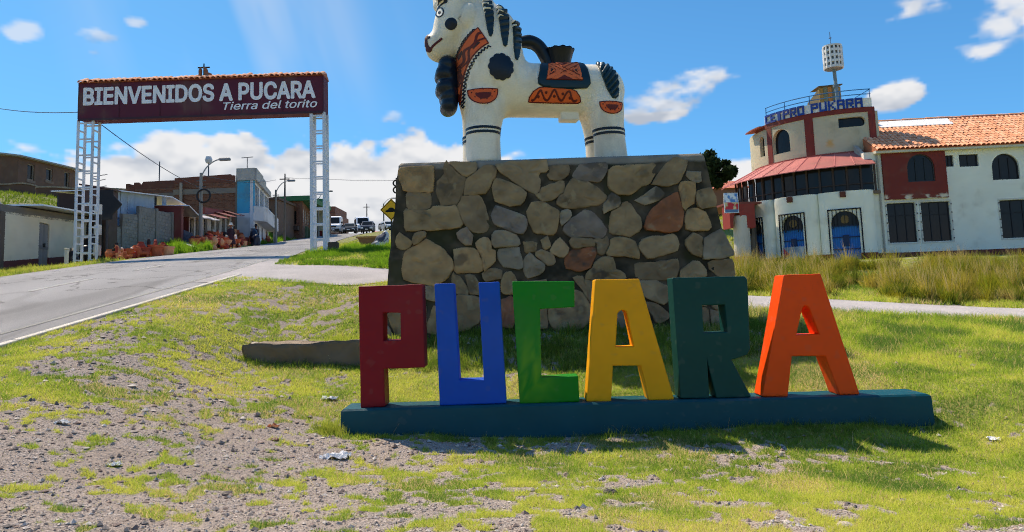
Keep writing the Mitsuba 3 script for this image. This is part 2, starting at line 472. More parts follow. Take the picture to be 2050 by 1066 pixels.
# ---------------------------------------------------------------- ground, street, lane
XL = PchipInterpolator([-20, 0, 10, 20, 28, 54, 85, 110, 130], [-13.4, -13.5, -13.7, -13.9, -14.6, -20.3, -25.2, -29, -32.5])
XR = PchipInterpolator([-20, 0, 10, 12.4, 16.5, 22, 28, 54, 85, 108, 130], [-7.3, -7.2, -7.06, -6.9, -6.7, -7.2, -8.3, -13.85, -19.2, -21.6, -25])
ZR = PchipInterpolator([-20, 0, 5, 10, 12.4, 16.5, 28, 54, 85, 105, 118, 130, 160], [-.9, -.2, .42, 1.16, 1.55, 2.2, 3.6, 6.1, 9.5, 11.85, 12.9, 13.2, 13.2])
CTRL = """-0.06 4.60 0.13;-3.06 4.40 0.29;2.99 4.50 0.07;-1.97 8.20 0.10;4.52 8.10 -0.06;1.44 8.20 0.01;-4.41 6.30 0.55;-5.63 8.00 0.82;-3.95 8.50 0.53;-5.60 12.00 1.33;-4.13 14.00 1.49;-4.43 15.00 1.80;-4.00 11.00 0.66;-3.46 15.30 1.87;-2.64 14.80 1.92;-1.57 9.80 0.31;-1.75 11.00 0.53;4.04 9.00 0.27;5.59 8.60 0.21;5.44 12.00 0.56;7.55 11.50 0.52;5.17 15.50 1.18;6.61 15.00 1.02;10.07 14.50 0.77;6.00 18.50 1.43;8.18 18.50 1.27;12.54 18.00 0.93;8.45 26.00 2.20;13.43 26.50 2.16;18.82 26.50 2.10;12 34 2.75;20 34 2.75;28 34 2.7;-5.61 21.00 2.85;-5.64 25.00 3.37;-3.24 18.20 2.34;-5.53 30.00 3.79;-19.86 28.00 3.26;-21.72 38.00 4.41;-35.99 52.00 9.59;-45.65 75.00 13.46;-59.81 95.00 16.70;23.57 80.00 9.60;2 11.5 .6;2 16 1.5;3 20 1.75;0 24 2.7;3 30 3.1;0 40 4.6;14 42 3.2;22 42 3.2;34 42 3.2;20 50 3.3;30 50 3.4;10 60 6;0 -6 -.3;-4 -6 -.2;5 -6 -.4;8 4 0;16 10 .5;20 20 1.2;40 30 2.6;-18 20 2.4;-22 22 2.8;-30 30 4.2;-18 4 1.0;-30 5 2.2;-24 50 7.2;-28 60 8.6;-33 82 10.8;-40 110 14;-15 110 12.6;5 110 12;40 120 12;-10 75 8.6;80 60 5;80 -20 0;-80 -20 3;-90 60 12;-90 120 18;0 200 13;100 200 14;-100 200 18;-60 -60 0;60 -60 -1;0 -60 -1"""
_c = np.array([[float(t) for t in q.split()] for q in CTRL.split(';')])
_rbf = RBFInterpolator(_c[:, :2], _c[:, 2], kernel='thin_plate_spline', smoothing=.02)


def sstep(a, b, x):
    t = np.clip((x - a) / (b - a), 0, 1)
    return t * t * (3 - 2 * t)


LANE = np.array([(-9.0, 20.6), (-6.6, 18.6), (-4.6, 17.8), (-2.6, 17.1), (0, 16.9), (3, 16.9), (6, 17.0), (9, 16.7), (12.5, 16.15), (20, 14.6), (34, 12)])
_lc = shapely.LineString(LANE)
LANE_W = 1.6


def base_height(x, y):
    """The lie of the land without its small bumps."""
    x, y = np.asarray(x, float), np.asarray(y, float)
    sh = x.shape
    x, y = x.ravel(), y.ravel()
    z = _rbf(np.stack([np.clip(x, -100, 100), np.clip(y, -60, 200)], -1))
    yy = np.clip(y, -20, 130)
    dist = np.maximum(np.maximum(XL(yy) - x, x - XR(yy)), 0)
    w = 1 - sstep(.4, 3.2, dist)
    w = w * (1 - sstep(125, 150, y)) * (1 - sstep(15, 20, -y))
    return (z * (1 - w) + ZR(yy) * w).reshape(sh)


def lane_dist(x, y):
    return shapely.distance(_lc, shapely.points(x, y))


_d = lambda a, b, s, g, n0, n1: np.concatenate([(a - s * np.cumsum(g ** np.arange(n0)))[::-1], np.arange(a, b, s), b + s * np.cumsum(g ** np.arange(n1)) - s])
GX, GY = _d(-9.5, 11.0, .11, 1.075, 78, 78), _d(3.2, 17.0, .11, 1.065, 60, 92)
_X, _Y = np.meshgrid(GX, GY, indexing='ij')
GZ = base_height(_X, _Y)
_yy = np.clip(_Y, -20, 130)
_dr = np.maximum(XL(_yy) - _X, _X - XR(_yy))
_ld = lane_dist(_X.ravel(), _Y.ravel()).reshape(_X.shape)
_q = np.stack([_X, _Y, _X * 0], -1)
_bump = .10 * (meshkit.fbm(_q * .9, 3, 4) - .5) + .05 * (meshkit.fbm(_q * 3.1, 3, 6) - .5)
_keep = sstep(.0, .8, _dr) * sstep(LANE_W, LANE_W + .8, _ld)
GZ = GZ + _bump * _keep * np.where(_Y > 30, 2.0, 1.0)
GZ = GZ - .10 * (1 - sstep(-.25, .05, _dr)) * (_Y < 128) - .05 * (1 - sstep(LANE_W - .35, LANE_W - .05, _ld)) * (_X > -9) 
_m = sstep(10.75, 12.1, _Y) * (1 - sstep(14.8, 15.6, _Y)) * sstep(-1.7, -.9, _X) * (1 - sstep(4.4, 5.6, _X))
GZ = GZ + np.maximum(.98 - GZ, 0) * _m
ground_z = RegularGridInterpolator((GX, GY), GZ, bounds_error=False, fill_value=0.)
gz = lambda x, y: float(ground_z((x, y)))


def grid_mesh(Vx, Vy, Vz):
    n, m = Vx.shape
    i = np.arange(n * m).reshape(n, m)
    q = np.stack([i[:-1, :-1], i[1:, :-1], i[1:, 1:], i[:-1, 1:]], -1).reshape(-1, 4)
    return trimesh.Trimesh(np.stack([Vx, Vy, Vz], -1).reshape(-1, 3), np.vstack([q[:, [0, 1, 2]], q[:, [0, 2, 3]]]), process=False)


put(None, structure('ground'), grid_mesh(_X, _Y, GZ), 'mat_ground', smooth=True)

ys = np.concatenate([np.arange(-18, 60, .6), np.arange(60, 129, 1.5)])
ts = np.linspace(0, 1, 15)
_Y2, _T2 = np.meshgrid(ys, ts, indexing='ij')
_X2 = XL(_Y2) * (1 - _T2) + XR(_Y2) * _T2
put(None, structure('road'), grid_mesh(_X2, _Y2, ZR(_Y2) + .05 * (1 - (2 * _T2 - 1) ** 2)), 'mat_asphalt', smooth=True)
road_z = lambda x, y: float(ZR(y) + .05 * (1 - (2 * (x - XL(y)) / (XR(y) - XL(y)) - 1) ** 2))


def ribbon(fx, y0, y1, w, lift=.006, step=.5):
    y = np.linspace(y0, y1, max(2, int((y1 - y0) / step)))
    xs = np.array([fx(t) for t in y])
    Vx = np.stack([xs - w / 2, xs + w / 2], 1)
    Vy = np.stack([y, y], 1)
    Vz = np.array([[road_z(a, t) + lift for a in r] for r, t in zip(Vx, y)])
    m = grid_mesh(Vx, Vy, Vz)
    m.invert()
    return m


white_line = lin(205, 205, 200) * .8
put('road', 'edge_line', ribbon(lambda t: float(XR(t)) - .55, 6, 30, .10), 'mat_flat', white_line * .46, .35, 4)
for y0 in (10.5, 15.2, 19.6, 26, 33, 40, 48):
    put('road', 'lane_marking', ribbon(lambda t: float(XR(t) * .52 + XL(t) * .48), y0, y0 + 2.3, .12), 'mat_flat', white_line * .62, .35, 4)
# kerb strip along the near side of the street, in cast lengths
kb = []
yk = 3.0
while yk < 17.5:
    y1 = min(yk + 2.4, 17.6)
    y = np.linspace(yk, y1 - .03, 5)
    xs = XR(y)
    m = []
    for k in range(4):
        c = V3((xs[k] + xs[k + 1]) / 2 + .085, (y[k] + y[k + 1]) / 2, float(ZR((y[k] + y[k + 1]) / 2)))
        d = V3(xs[k + 1] - xs[k], y[k + 1] - y[k], float(ZR(y[k + 1]) - ZR(y[k])))
        L = np.linalg.norm(d)
        b = soft(-.07, .06, -L / 2 - .004, L / 2 + .004, -.22, .035, .01)
        M = np.eye(4)
        e = d / L
        s = np.cross(e, [0, 0, 1]); s /= np.linalg.norm(s)
        M[:3, 0], M[:3, 1], M[:3, 2], M[:3, 3] = s, e, np.cross(s, e), c
        b.apply_transform(M)
        m.append(b)
    put('road', 'kerb', cat(m), 'mat_worn', lin(196, 190, 180) * .8, .12, 2)
    yk = y1
# the lane behind the monument
s = np.linspace(0, _lc.length, 140)
pt = shapely.get_coordinates(shapely.line_interpolate_point(_lc, s))
for _ in range(6):
    pt[1:-1] = (pt[:-2] + 2 * pt[1:-1] + pt[2:]) / 4
tg = np.gradient(pt, axis=0); tg /= np.linalg.norm(tg, axis=1, keepdims=True)
nv = np.stack([-tg[:, 1], tg[:, 0]], -1)
tt = np.linspace(-1, 1, 9)
wv = LANE_W + 2.2 * np.clip((-4.0 - pt[:, 0]) / 5, 0, 1)
_X3 = pt[:, None, 0] + nv[:, None, 0] * tt * wv[:, None]
_Y3 = pt[:, None, 1] + nv[:, None, 1] * tt * wv[:, None]
_Z3 = base_height(_X3, _Y3) + .015
m = grid_mesh(_X3, _Y3, _Z3)
m.invert()
put(None, structure('path'), m, 'mat_path', smooth=True)

# ---------------------------------------------------------------- the six letters on their base
def rounded(poly, d, r=.012, size=.10):
    """A cast block of this outline (x, z), d deep, its edges slightly rounded."""
    g = poly.buffer(-r, join_style=2)
    cs = m3.CrossSection([np.array(g.exterior.coords)[:-1]] + [np.array(i.coords)[:-1] for i in g.interiors], m3.FillRule.EvenOdd)
    m = m3.Manifold.extrude(cs, d - 2 * r).minkowski_sum(m3.Manifold.sphere(r, 8))
    m = tri(m.refine_to_length(size))
    v = np.array(m.vertices)
    return trimesh.Trimesh(np.stack([v[:, 0], d - r - v[:, 2], v[:, 1]], -1), m.faces, process=False)


GLYPH = {'P': [[(-180, 176), (-106, 176), (-105, 81), (-152, 81), (-151, 40), (-179, 39)], [(-152, 145), (-132, 144), (-132, 113), (-152, 113)]],
         'U': [[(-92, 176), (-70, 176), (-66, 65), (-38, 65), (-41, 176), (-17, 176), (-13, 39), (-89, 39)]],
         'C': [[(-2, 176), (70, 174), (69, 144), (29, 143), (28, 65), (70, 66), (70, 38), (2, 38)]],
         'A': [[(94, 175), (145, 174), (178, 37), (149, 37), (142, 75), (110, 76), (106, 37), (78, 38)], [(114, 97), (118, 135), (121, 138), (124, 139), (127, 138), (129, 135), (135, 97)]],
         'R': [[(183, 174), (267, 173), (270, 169), (268, 89), (264, 83), (246, 78), (266, 37), (226, 37), (218, 77), (218, 37), (185, 38)], [(216, 141), (242, 141), (243, 110), (216, 110)]],
         'B': [[(312, 173), (355, 173), (389, 36), (366, 36), (353, 79), (315, 80), (307, 36), (278, 37)], [(322, 104), (331, 134), (334, 137), (337, 136), (339, 133), (348, 104)]]}
LOOK = {'P': ((124, 0, 22), 'dark red block letter P, first letter of the town sign'), 'U': ((0, 74, 176), 'blue block letter U between the red and green letters'),
        'C': ((4, 118, 16), 'green block letter C with yellowish brush marks'), 'A': ((226, 156, 0), 'yellow block letter A in the middle of the sign'),
        'R': ((0, 62, 58), 'dark green block letter R with a square hole'), 'B': ((232, 74, 0), 'orange block letter A at the end of the sign')}
zb = lambda x: .385 - .0068 * (x + 2.0)
for k, rings in GLYPH.items():
    pts = [[(x / 100, z / 100 - (.012 if z < 45 else 0)) for x, z in r] for r in rings]
    m = rounded(Polygon(pts[0], pts[1:]), .30)
    m.apply_translation((0, 8.40, 0))
    rgb, lab = LOOK[k]
    c = tint(m, lin(*rgb), .09, 2.3, ord(k))
    if k == 'C':
        v = np.array(m.vertices)
        w = np.exp(-((v[:, 0] - .16) / .2) ** 2 - ((v[:, 2] - .72) / .34) ** 2) * sstep(.35, .6, meshkit.fbm(v * V3(26, 4, 3.2), 3, 2))
        c = c * (1 - .75 * w[:, None]) + .75 * w[:, None] * lin(112, 160, 20)
    t = thing('sign_letter', lab, 'letter', 'block letters of the town sign')
    put(None, t, m, 'mat_paint', color=c)
x0, x1 = -2.0, 4.64
m = m3.Manifold.hull_points(np.array([[x, y, z] for x, s in ((x0, 1), (x1, -1)) for y, z in ((8.285, -.55), (8.31, .0), (8.80, -.55), (8.79, .0))] and
                                     [(x0, 8.285, -.55), (x0, 8.80, -.55), (x1 + .03, 8.285, -.55), (x1 + .03, 8.80, -.55), (x0 + .01, 8.30, zb(x0) - .02), (x0 + .03, 8.32, zb(x0)), (x0 + .02, 8.79, zb(x0)), (x1 - .03, 8.32, zb(x1)), (x1, 8.30, zb(x1) - .02), (x1 - .02, 8.79, zb(x1))]))
m = tri(m.refine_to_length(.12))
v = np.array(m.vertices)
w = 1 + .0 * v[:, :1]
c = tint(m, lin(0, 70, 82), .16, 1.6, 3)
top = (v[:, 2] > zb(v[:, 0]) - .004)
m.vertices = v + .006 * (meshkit.fbm(v * 5, 3, 2)[:, None] - .5) * V3(0, 1, 1)
t = thing('letter_plinth', 'long dark teal concrete plinth carrying the coloured letters', 'plinth')
put(None, t, m, 'mat_paint', color=c)

# ---------------------------------------------------------------- stone pedestal of the bull, and its low planter
STONES = "-190 388,-137 389,-137 362,-139 348,-183 352,-192 379;-178 345,-143 347,-142 326,-145 318,-178 320;-112 396,-90 371,-81 367,-88 342,-96 325,-120 324,-126 344,-125 362,-112 376;-105 396,-61 394,-63 382,-74 375,-86 371;-63 373,-42 388,-27 386,-28 373,-39 355,-46 343,-86 340,-77 363;-93 336,-57 338,-47 312,-41 284,-48 273,-70 278,-82 296,-90 321;-183 315,-96 318,-88 287,-89 285,-117 282,-181 281;-26 388,1 392,63 393,64 379,43 376,49 352,44 340,29 346,-3 370;-30 364,-18 362,24 340,25 335,16 321,-5 319,-26 329,-30 349;68 384,100 382,98 369,88 362,72 364,67 373;46 334,52 343,84 354,91 353,89 340,72 328,55 326;111 368,124 384,165 386,168 377,155 356,118 362;81 320,109 359,140 349,164 328,161 321,145 315,107 310,82 315;176 373,181 377,253 382,250 363,238 349,221 344,206 332,185 334,172 346;251 349,264 367,290 393,307 385,304 373,291 351,277 345;312 367,329 363,328 350,319 351,310 360;163 323,174 330,184 328,186 313,162 302;220 318,248 336,253 339,263 329,259 323,232 313;296 346,317 346,318 332,311 311,300 303,296 319;323 328,346 334,353 317,350 306,329 303,322 310;239 292,260 314,289 328,292 308,291 280,284 266,270 263,231 271,233 280;308 298,329 300,338 269,333 264,302 266,300 283;169 273,176 298,198 315,206 307,210 295,220 284,219 271,201 260,170 264;30 306,37 318,51 320,78 304,78 290,71 266,39 270,32 288;-32 301,-26 314,-12 309,22 294,23 282,16 270,-6 277,-30 289;91 275,105 288,127 301,141 297,150 283,160 270,156 259,101 262,91 269;85 302,99 304,100 290,90 277,86 283;-33 262,-27 271,-3 269,10 254,10 249,-31 248;-183 239,-147 260,-121 241,-106 223,-105 213,-115 196,-135 186,-183 195,-186 212;-97 242,-76 243,-63 237,-54 214,-56 207,-97 205,-98 226;-60 253,-45 261,-33 248,-32 227,-41 214,-51 208,-58 221,-56 235;-25 234,-21 242,8 242,14 215,12 209,-15 213,-22 224;19 219,28 230,52 209,46 199,24 193,20 205;36 227,48 235,66 226,69 215,55 213;65 235,81 253,93 239,92 234,83 226,71 229;22 250,39 248,37 239,23 236;52 252,59 256,62 245,56 238;-91 271,-79 278,-71 265,-73 253,-83 253;-197 264,-192 272,-176 257,-176 250,-195 250;-173 256,-162 274,-151 275,-154 265,-171 251;100 253,131 253,138 247,137 244,103 242;90 220,103 233,138 242,138 227,129 208,110 201,91 209;141 251,161 254,162 245,152 228,141 234;159 228,169 249,192 253,208 244,213 221,192 225;217 238,224 248,276 255,282 241,278 231,260 226,229 219;298 244,311 254,321 250,318 219,306 223,299 232;324 243,357 261,365 242,372 221,356 216,325 215,322 229;124 188,135 205,157 223,167 217,169 200,184 193,185 186,148 184;209 206,276 210,277 196,269 183,209 185;285 193,310 207,321 198,322 185,283 184;334 210,369 209,371 185,346 186,335 198;114 188,134 182,130 147,120 165,105 187;213 182,233 180,262 163,263 154,250 141,221 154;-50 200,-36 207,-22 203,-24 193,-48 191;-16 198,-5 199,4 182,-3 166,-19 169;-102 202,-96 199,-84 181,-81 169,-101 173;-78 198,-67 194,-60 180,-61 168,-73 169;-154 183,-136 184,-136 159,-149 163;-100 158,-91 164,-74 166,-61 158,-61 123,-79 111,-97 108;57 129,68 149,99 165,116 157,126 134,117 110,96 101,69 102,60 116;-20 152,-5 158,-5 111,-18 112;-143 122,-134 145,-126 138,-126 103,-143 106;223 140,240 137,255 119,238 110;168 129,193 125,196 96,168 97;-210 136,-192 137,-190 107,-197 99,-203 118;-224 112,-213 115,-208 98,-220 95;11 181,52 183,55 156,17 151;7 144,51 146,51 109,9 109;144 177,164 176,165 139,138 137;273 169,317 171,321 137,280 135;273 129,320 131,320 94,273 94;338 174,369 176,371 132,334 130;330 124,374 125,374 92,330 92;-190 178,-163 179,-159 150,-187 147;-183 140,-153 153,-151 116,-180 114"
face_y = lambda z: 12.2 + (z - 1.0) * .117
t = thing('stone_pedestal', 'massive pedestal of rough stones in dark mortar under the bull', 'pedestal')
zt = 4.0
core = m3.Manifold.hull_points(np.array([(-2.30, face_y(.3), .3), (3.95, face_y(.3), .3), (-1.96, face_y(zt - .05), zt - .05), (3.41, face_y(zt - .05), zt - .05), (-1.92, face_y(zt) + .03, zt), (3.37, face_y(zt) + .03, zt),
                                         (-2.30, 14.9, .3), (3.95, 14.9, .3), (-1.93, 14.4, zt), (3.39, 14.4, zt)])).refine_to_length(.07)
m = tri(core)
v = np.array(m.vertices)
inner = np.clip((4.02 - v[:, 2]) / .3, 0.15, 1)[:, None]
m.vertices = v + inner * .07 * (meshkit.fbm(v * 3.5, 4, 8)[:, None] - .5) * V3(.6, 1, .5)
put(t, 'mortar', m, 'mat_mortar', smooth=True)
rng = np.random.default_rng(7)
laid = Polygon()
HUE = [.72, .05, .1, .42, .2, .12, .3, .42, .4, .1, .4, .75, .15, .28, .18, .44, .42, .45, .62, .2, .95, .62, .22, .3, .78, .74, .5, .43, .62, .64, .62, .45, .44, .40, .6, .25, .42, .74, .3, .2,
       .12, .96, .12, .3, .42, .2, .43, .28, .1, .4, .12, .15, .42, .1, .3, .2, .12, .44, .2, .3, .92, .4, .12, .43, .25, .42, .2, .3, .1, .42, .12, .2, .43, .3, .1]
for i, q in enumerate(STONES.split(';')):
    P2 = Polygon([tuple(float(a) / 100 for a in p.split()) for p in q.split(',')]).buffer(0)
    P2 = P2.buffer(-.012, join_style=1).buffer(.052, join_style=2, mitre_limit=1.8)
    P2 = P2.difference(laid.buffer(.006))
    P2 = max(getattr(P2, 'geoms', [P2]), key=lambda g: g.area).buffer(-.01).buffer(.01)
    laid = laid.union(P2)
    n = int(np.clip(P2.length / .09, 10, 30))
    rim = shapely.get_coordinates(shapely.line_interpolate_point(P2.exterior, np.linspace(0, P2.exterior.length, n, endpoint=False)))
    rim = rim + rng.normal(0, .007, rim.shape)
    c = rim.mean(0)
    proud = rng.uniform(.03, .065)
    tilt = rng.normal(0, .05, 2)
    ring = lambda sc, dp, jit: np.stack([(c + (rim - c) * sc)[:, 0], face_y((c + (rim - c) * sc)[:, 1]) - dp - rng.normal(0, jit, n) - ((rim - c) * sc) @ tilt, (c + (rim - c) * sc)[:, 1]], -1)
    edge = ring(1.0, proud * .75, .004)
    vs = np.vstack([ring(1.03, -.08, 0), edge, edge, ring(.965, proud, .004), ring(.76, proud * 1.05, .010), ring(.42, proud * 1.12, .012), [[c[0], face_y(c[1]) - proud * 1.1, c[1]]]])
    f = []
    for a in (0, 2, 3, 4):
        for b in range(n):
            k = (b + 1) % n
            f += [[a * n + b, a * n + k, (a + 1) * n + k], [a * n + b, (a + 1) * n + k, (a + 1) * n + b]]
    f += [[5 * n + b, 5 * n + (b + 1) % n, 6 * n] for b in range(n)]
    m = trimesh.Trimesh(vs, f, process=False)
    if m.face_normals[-1][1] > 0:
        m.invert()
    hue = np.clip(HUE[i % len(HUE)] + rng.uniform(-.015, .015), 0, 1)
    put(t, 'stone', m, 'mat_stone', smooth=True, uv=np.tile([hue, rng.uniform(.15, .95)], (len(vs), 1)))
# low broken kerb of the planter round it
t = thing('planter_kerb', 'low weathered concrete planter edge at the foot of the pedestal', 'planter edge')


def rough_block(pts2, z0, z1, amp=.05, size=.07, seed=1):
    m = tri(m3.Manifold.extrude(m3.CrossSection([np.array(pts2)]), z1 - z0).translate((0, 0, z0)).refine_to_length(size))
    v = np.array(m.vertices)
    m.vertices = v + amp * (np.stack([meshkit.fbm(v * 3 + 9 * k, 4, seed + k) for k in range(3)], -1) - .5) * V3(1.2, 1.2, .9)
    return m


put(t, 'front_kerb', rough_block([(-4.22, 11.26), (-3.4, 11.31), (-2.0, 11.24), (-1.95, 11.6), (-3.2, 11.62), (-4.0, 11.75)], .25, 1.0, .10), 'mat_worn', lin(128, 108, 84) * .7, .3, 3, True)  # darker brown than the side kerb: moss, plus shade put into the colour
put(t, 'side_kerb', rough_block([(-4.22, 11.45), (-3.25, 11.65), (-3.5, 12.3), (-3.3, 12.95), (-4.1, 12.9)], .5, .985, .12, seed=5), 'mat_worn', lin(158, 146, 128) * .75, .2, 3, True)
sx, sy = np.meshgrid(np.linspace(-3.9, -1.9, 40), np.linspace(11.5, 13.2, 16), indexing='ij')
put(t, 'soil', grid_mesh(sx, sy, .94 + .04 * sstep(11.6, 12.2, sy) + .08 * (meshkit.fbm(np.stack([sx, sy, sx * 0], -1) * 2.2, 3, 3) - .5)), 'mat_ground', smooth=True)

# ---------------------------------------------------------------- the painted bull on the pedestal
K = 343.0
st = lambda x, y: ((x - 870) / K, (1015 - y) / K + .12)
BULL = np.eye(4)
_a = math.radians(10)
BULL[:3, 0], BULL[:3, 1], BULL[:3, 2], BULL[:3, 3] = (math.cos(_a), math.sin(_a), 0), (-math.sin(_a), math.cos(_a), 0), (0, 0, 1), (.68, 13.42, 4.0)
# local frame: s towards the tail, y away from the street side, t up


def bull_sdf(p):
    q = p * V3(1, 1.0, 1)
    C3 = lambda x, y, w=0.0: V3(st(x, y)[0], w, st(x, y)[1])
    R = lambda r: r / K
    pb = p * V3(1, .98, 1)
    f = sd_cone(pb, C3(480, 553), C3(1238, 551), R(174), R(174))
    f = smin(f, sd_cone(pb, C3(470, 600), C3(500, 440), R(150), R(190)), .12)
    pn = p * V3(1, .98, 1)
    f = smin(f, sd_cone(pn, C3(512, 430), C3(508, 200), R(203), R(203)), .10)
    f = smin(f, sd_cone(pn, C3(560, 470), C3(530, 300), R(205), R(200)), .14)
    f = smin(f, sd_cone(pn, C3(500, 220), C3(440, 40), R(192), R(135)), .10)
    f = smin(f, sd_cone(pn, C3(300, 120), C3(320, 20), R(126), R(126)), .06)
    f = smin(f, sd_cone(p * V3(1, .9, 1), C3(285, 165), C3(205, 265), R(118), R(86)), .10)
    f = smin(f, sd_cone(p * V3(1, .85, 1), C3(160, 250), C3(178, 300), R(55), R(62)), .05)
    f = smin(f, sd_cone(p, C3(212, 300), C3(250, 285), R(78), R(80)), .06)
    for sgn in (-1, 1):
        f = smin(f, sd_ell(p, C3(382, 128, sgn * .40), (R(54), .15, R(92))), .012)
        f = smin(f, sd_cone(p, C3(220, -30, sgn * .22), C3(185, -130, sgn * .32), R(50), R(16)), .05)
        w = sgn * .285
        f = smin(f, sd_cone(p, C3(470, 700, w * .8), C3(452, 860, w), R(128), R(104)), .16)
        f = smin(f, sd_cone(p, C3(452, 860, w), C3(450, 1060, w), R(104), R(110)), .04)
        f = smin(f, sd_cone(p, C3(1255, 690, w * .85), C3(1268, 850, w), R(122), R(98)), .16)
        f = smin(f, sd_cone(p, C3(1268, 850, w), C3(1276, 1060, w), R(98), R(108)), .04)
    return np.maximum(f, -(p[:, 2] + .0))


bull_mesh = surface_nets(bull_sdf, (-2.45, -.9, -.06), (1.8, .9, 3.6), .03)
trimesh.smoothing.filter_taubin(bull_mesh, .5, .53, 8)
bull_mesh.fix_normals()
bull = thing('bull_statue', 'large cream ceramic style bull statue with orange saddle on the stone pedestal', 'statue')
put(bull, 'body', moved(bull_mesh, BULL), 'mat_bull', smooth=True)
NAVY, ORANGE, RED, CREAM = lin(6, 22, 42), lin(196, 84, 34), lin(96, 22, 14), lin(214, 206, 184)


def on_bull(x, y):
    """Depth of the bull's street side under these side-view points (crop units)."""
    s, t = st(np.asarray(x, float), np.asarray(y, float))
    o = np.stack([s, np.full_like(s, -3), t], -1)
    loc, ray, tri_ = bull_mesh.ray.intersects_location(o, np.tile([0, 1.0, 0], (len(o), 1)), multiple_hits=False)
    hit, nrm = np.stack([s, np.full_like(s, np.nan), t], -1), np.zeros((len(o), 3))
    hit[ray] = loc
    w = trimesh.triangles.points_to_barycentric(bull_mesh.triangles[tri_], loc)
    nrm[ray] = (bull_mesh.vertex_normals[bull_mesh.faces[tri_]] * w[..., None]).sum(1)
    ok = ~np.isnan(hit[:, 1])
    if not ok.all() and ok.any():
        from scipy.spatial import cKDTree
        j = cKDTree(o[ok][:, [0, 2]]).query(o[~ok][:, [0, 2]])[1]
        hit[~ok], nrm[~ok] = hit[ok][j], nrm[ok][j]
    return hit, nrm / (np.linalg.norm(nrm, axis=1, keepdims=True) + 1e-9)


def patch(poly, proud=.012, res=7.0, relief=None, back=.02):
    """A raised painted panel lying on the bull's side: poly in the side view, hugging the body."""
    ms = []
    for g in getattr(poly, 'geoms', [poly]):
        if g.is_empty or g.geom_type != 'Polygon' or g.area < 4:
            continue
        n = max(8, int(g.exterior.length / res))
        rings = [shapely.get_coordinates(shapely.line_interpolate_point(r_, np.linspace(0, r_.length, max(6, int(r_.length / res)), endpoint=False))) for r_ in [shapely.LinearRing(g.exterior.coords)] + [shapely.LinearRing(i.coords) for i in g.interiors]]
        b = np.vstack(rings)
        x0, y0, x1, y1 = g.bounds
        gx, gy = np.meshgrid(np.arange(x0, x1, res), np.arange(y0, y1, res))
        gp = np.stack([gx.ravel(), gy.ravel()], -1)
        gp = gp[shapely.contains(g.buffer(-res * .55), shapely.points(gp))]
        pts = np.vstack([b, gp])
        T = Delaunay(pts).simplices
        T = T[shapely.contains(g.buffer(.3), shapely.points(pts[T].mean(1)))]
        hit, nrm = on_bull(pts[:, 0], pts[:, 1])
        h = np.full(len(pts), proud)
        h[:len(b)] *= .55 if proud >= .03 else .9
        if relief is not None:
            h = h + relief(pts)
        top = hit + nrm * h[:, None]
        bot = hit - nrm * back
        N = len(pts)
        F = [T, T[:, ::-1] + N]
        e = np.sort(np.vstack([T[:, [0, 1]], T[:, [1, 2]], T[:, [2, 0]]]), axis=1)
        u, c = np.unique(e, axis=0, return_counts=True)
        for a, bb in u[c == 1]:
            F.append(np.array([[a, bb, bb + N], [a, bb + N, a + N]]))
        m = trimesh.Trimesh(np.vstack([top, bot]), np.vstack(F), process=False)
        m.fix_normals()
        ms.append(m)
    return moved(cat(ms), BULL) if ms else None


PG = lambda s: Polygon([tuple(map(float, q.split(','))) for q in s.split()])
LS = lambda s: LineString([tuple(map(float, q.split(','))) for q in s.split()])


def smooth_line(pts, n=60):
    from scipy.interpolate import splprep, splev
    p = np.array(pts, float)
    tck, _ = splprep(p.T, s=0, k=min(3, len(p) - 1))
    return LineString(np.stack(splev(np.linspace(0, 1, n), tck), -1))


def paint(name, poly, rgb, proud=.012, mat='mat_worn', parent=bull, label=None, relief=None, res=7.0, var=.06):
    m = patch(poly, proud, res, relief)
    return put(parent, name, m, mat, rgb, var, 3, label=label)


# rosette, cheek spot
a = np.linspace(0, 2 * np.pi, 121)[:-1]
rr = 72 + 9 * np.abs(np.sin(a * 5.5)) ** .7
paint('rosette', Polygon(np.stack([560 + rr * np.cos(a), 467 + rr * 1.04 * np.sin(a)], -1)), NAVY, .02, 'mat_gloss', res=4)
paint('cheek_spot', Point(267, 171).buffer(37), NAVY, .012, 'mat_gloss')
# collar
outer = smooth_line([(428, 214), (372, 262), (325, 325), (292, 400), (277, 480), (282, 560), (300, 630), (318, 690)])
innerl = smooth_line([(490, 322), (432, 358), (388, 405), (355, 468), (336, 540), (327, 620), (322, 690)])
collar = Polygon(list(outer.coords) + list(innerl.coords)[::-1]).buffer(0)
ck = paint('collar', collar, lin(222, 100, 46), .016)
mid = smooth_line([(470, 262), (420, 268), (395, 330), (350, 345), (340, 420), (300, 440), (318, 520), (292, 545), (318, 620), (312, 680)])
mid2 = smooth_line([(478, 290), (432, 300), (372, 360), (366, 420), (322, 455), (335, 520), (305, 560), (322, 640)])
rim = collar.difference(collar.buffer(-6))
paint('collar_pattern', shapely.union_all([mid.buffer(8), mid2.buffer(6), rim]).intersection(collar), RED, .022, parent=ck, res=5)
sp = shapely.union_all([Polygon([(390, 320), (412, 300), (440, 315), (396, 352)]), Polygon([(310, 360), (335, 335), (340, 360), (318, 392)]), Polygon([(308, 455), (328, 430), (332, 465), (315, 490)]), Polygon([(300, 520), (312, 505), (318, 545), (306, 560)])])
for g in sp.geoms:
    paint('collar_spot', g, lin(70, 34, 36), .020, parent=ck, res=5)


def zigzag(line, amp, step):
    n = int(line.length / step)
    p = shapely.get_coordinates(shapely.line_interpolate_point(line, np.linspace(0, line.length, n)))
    tg = np.gradient(p, axis=0)
    tg /= np.linalg.norm(tg, axis=1, keepdims=True)
    nn = np.stack([-tg[:, 1], tg[:, 0]], -1)
    return LineString(p + nn * amp * np.where(np.arange(n) % 2, 1, -1)[:, None])


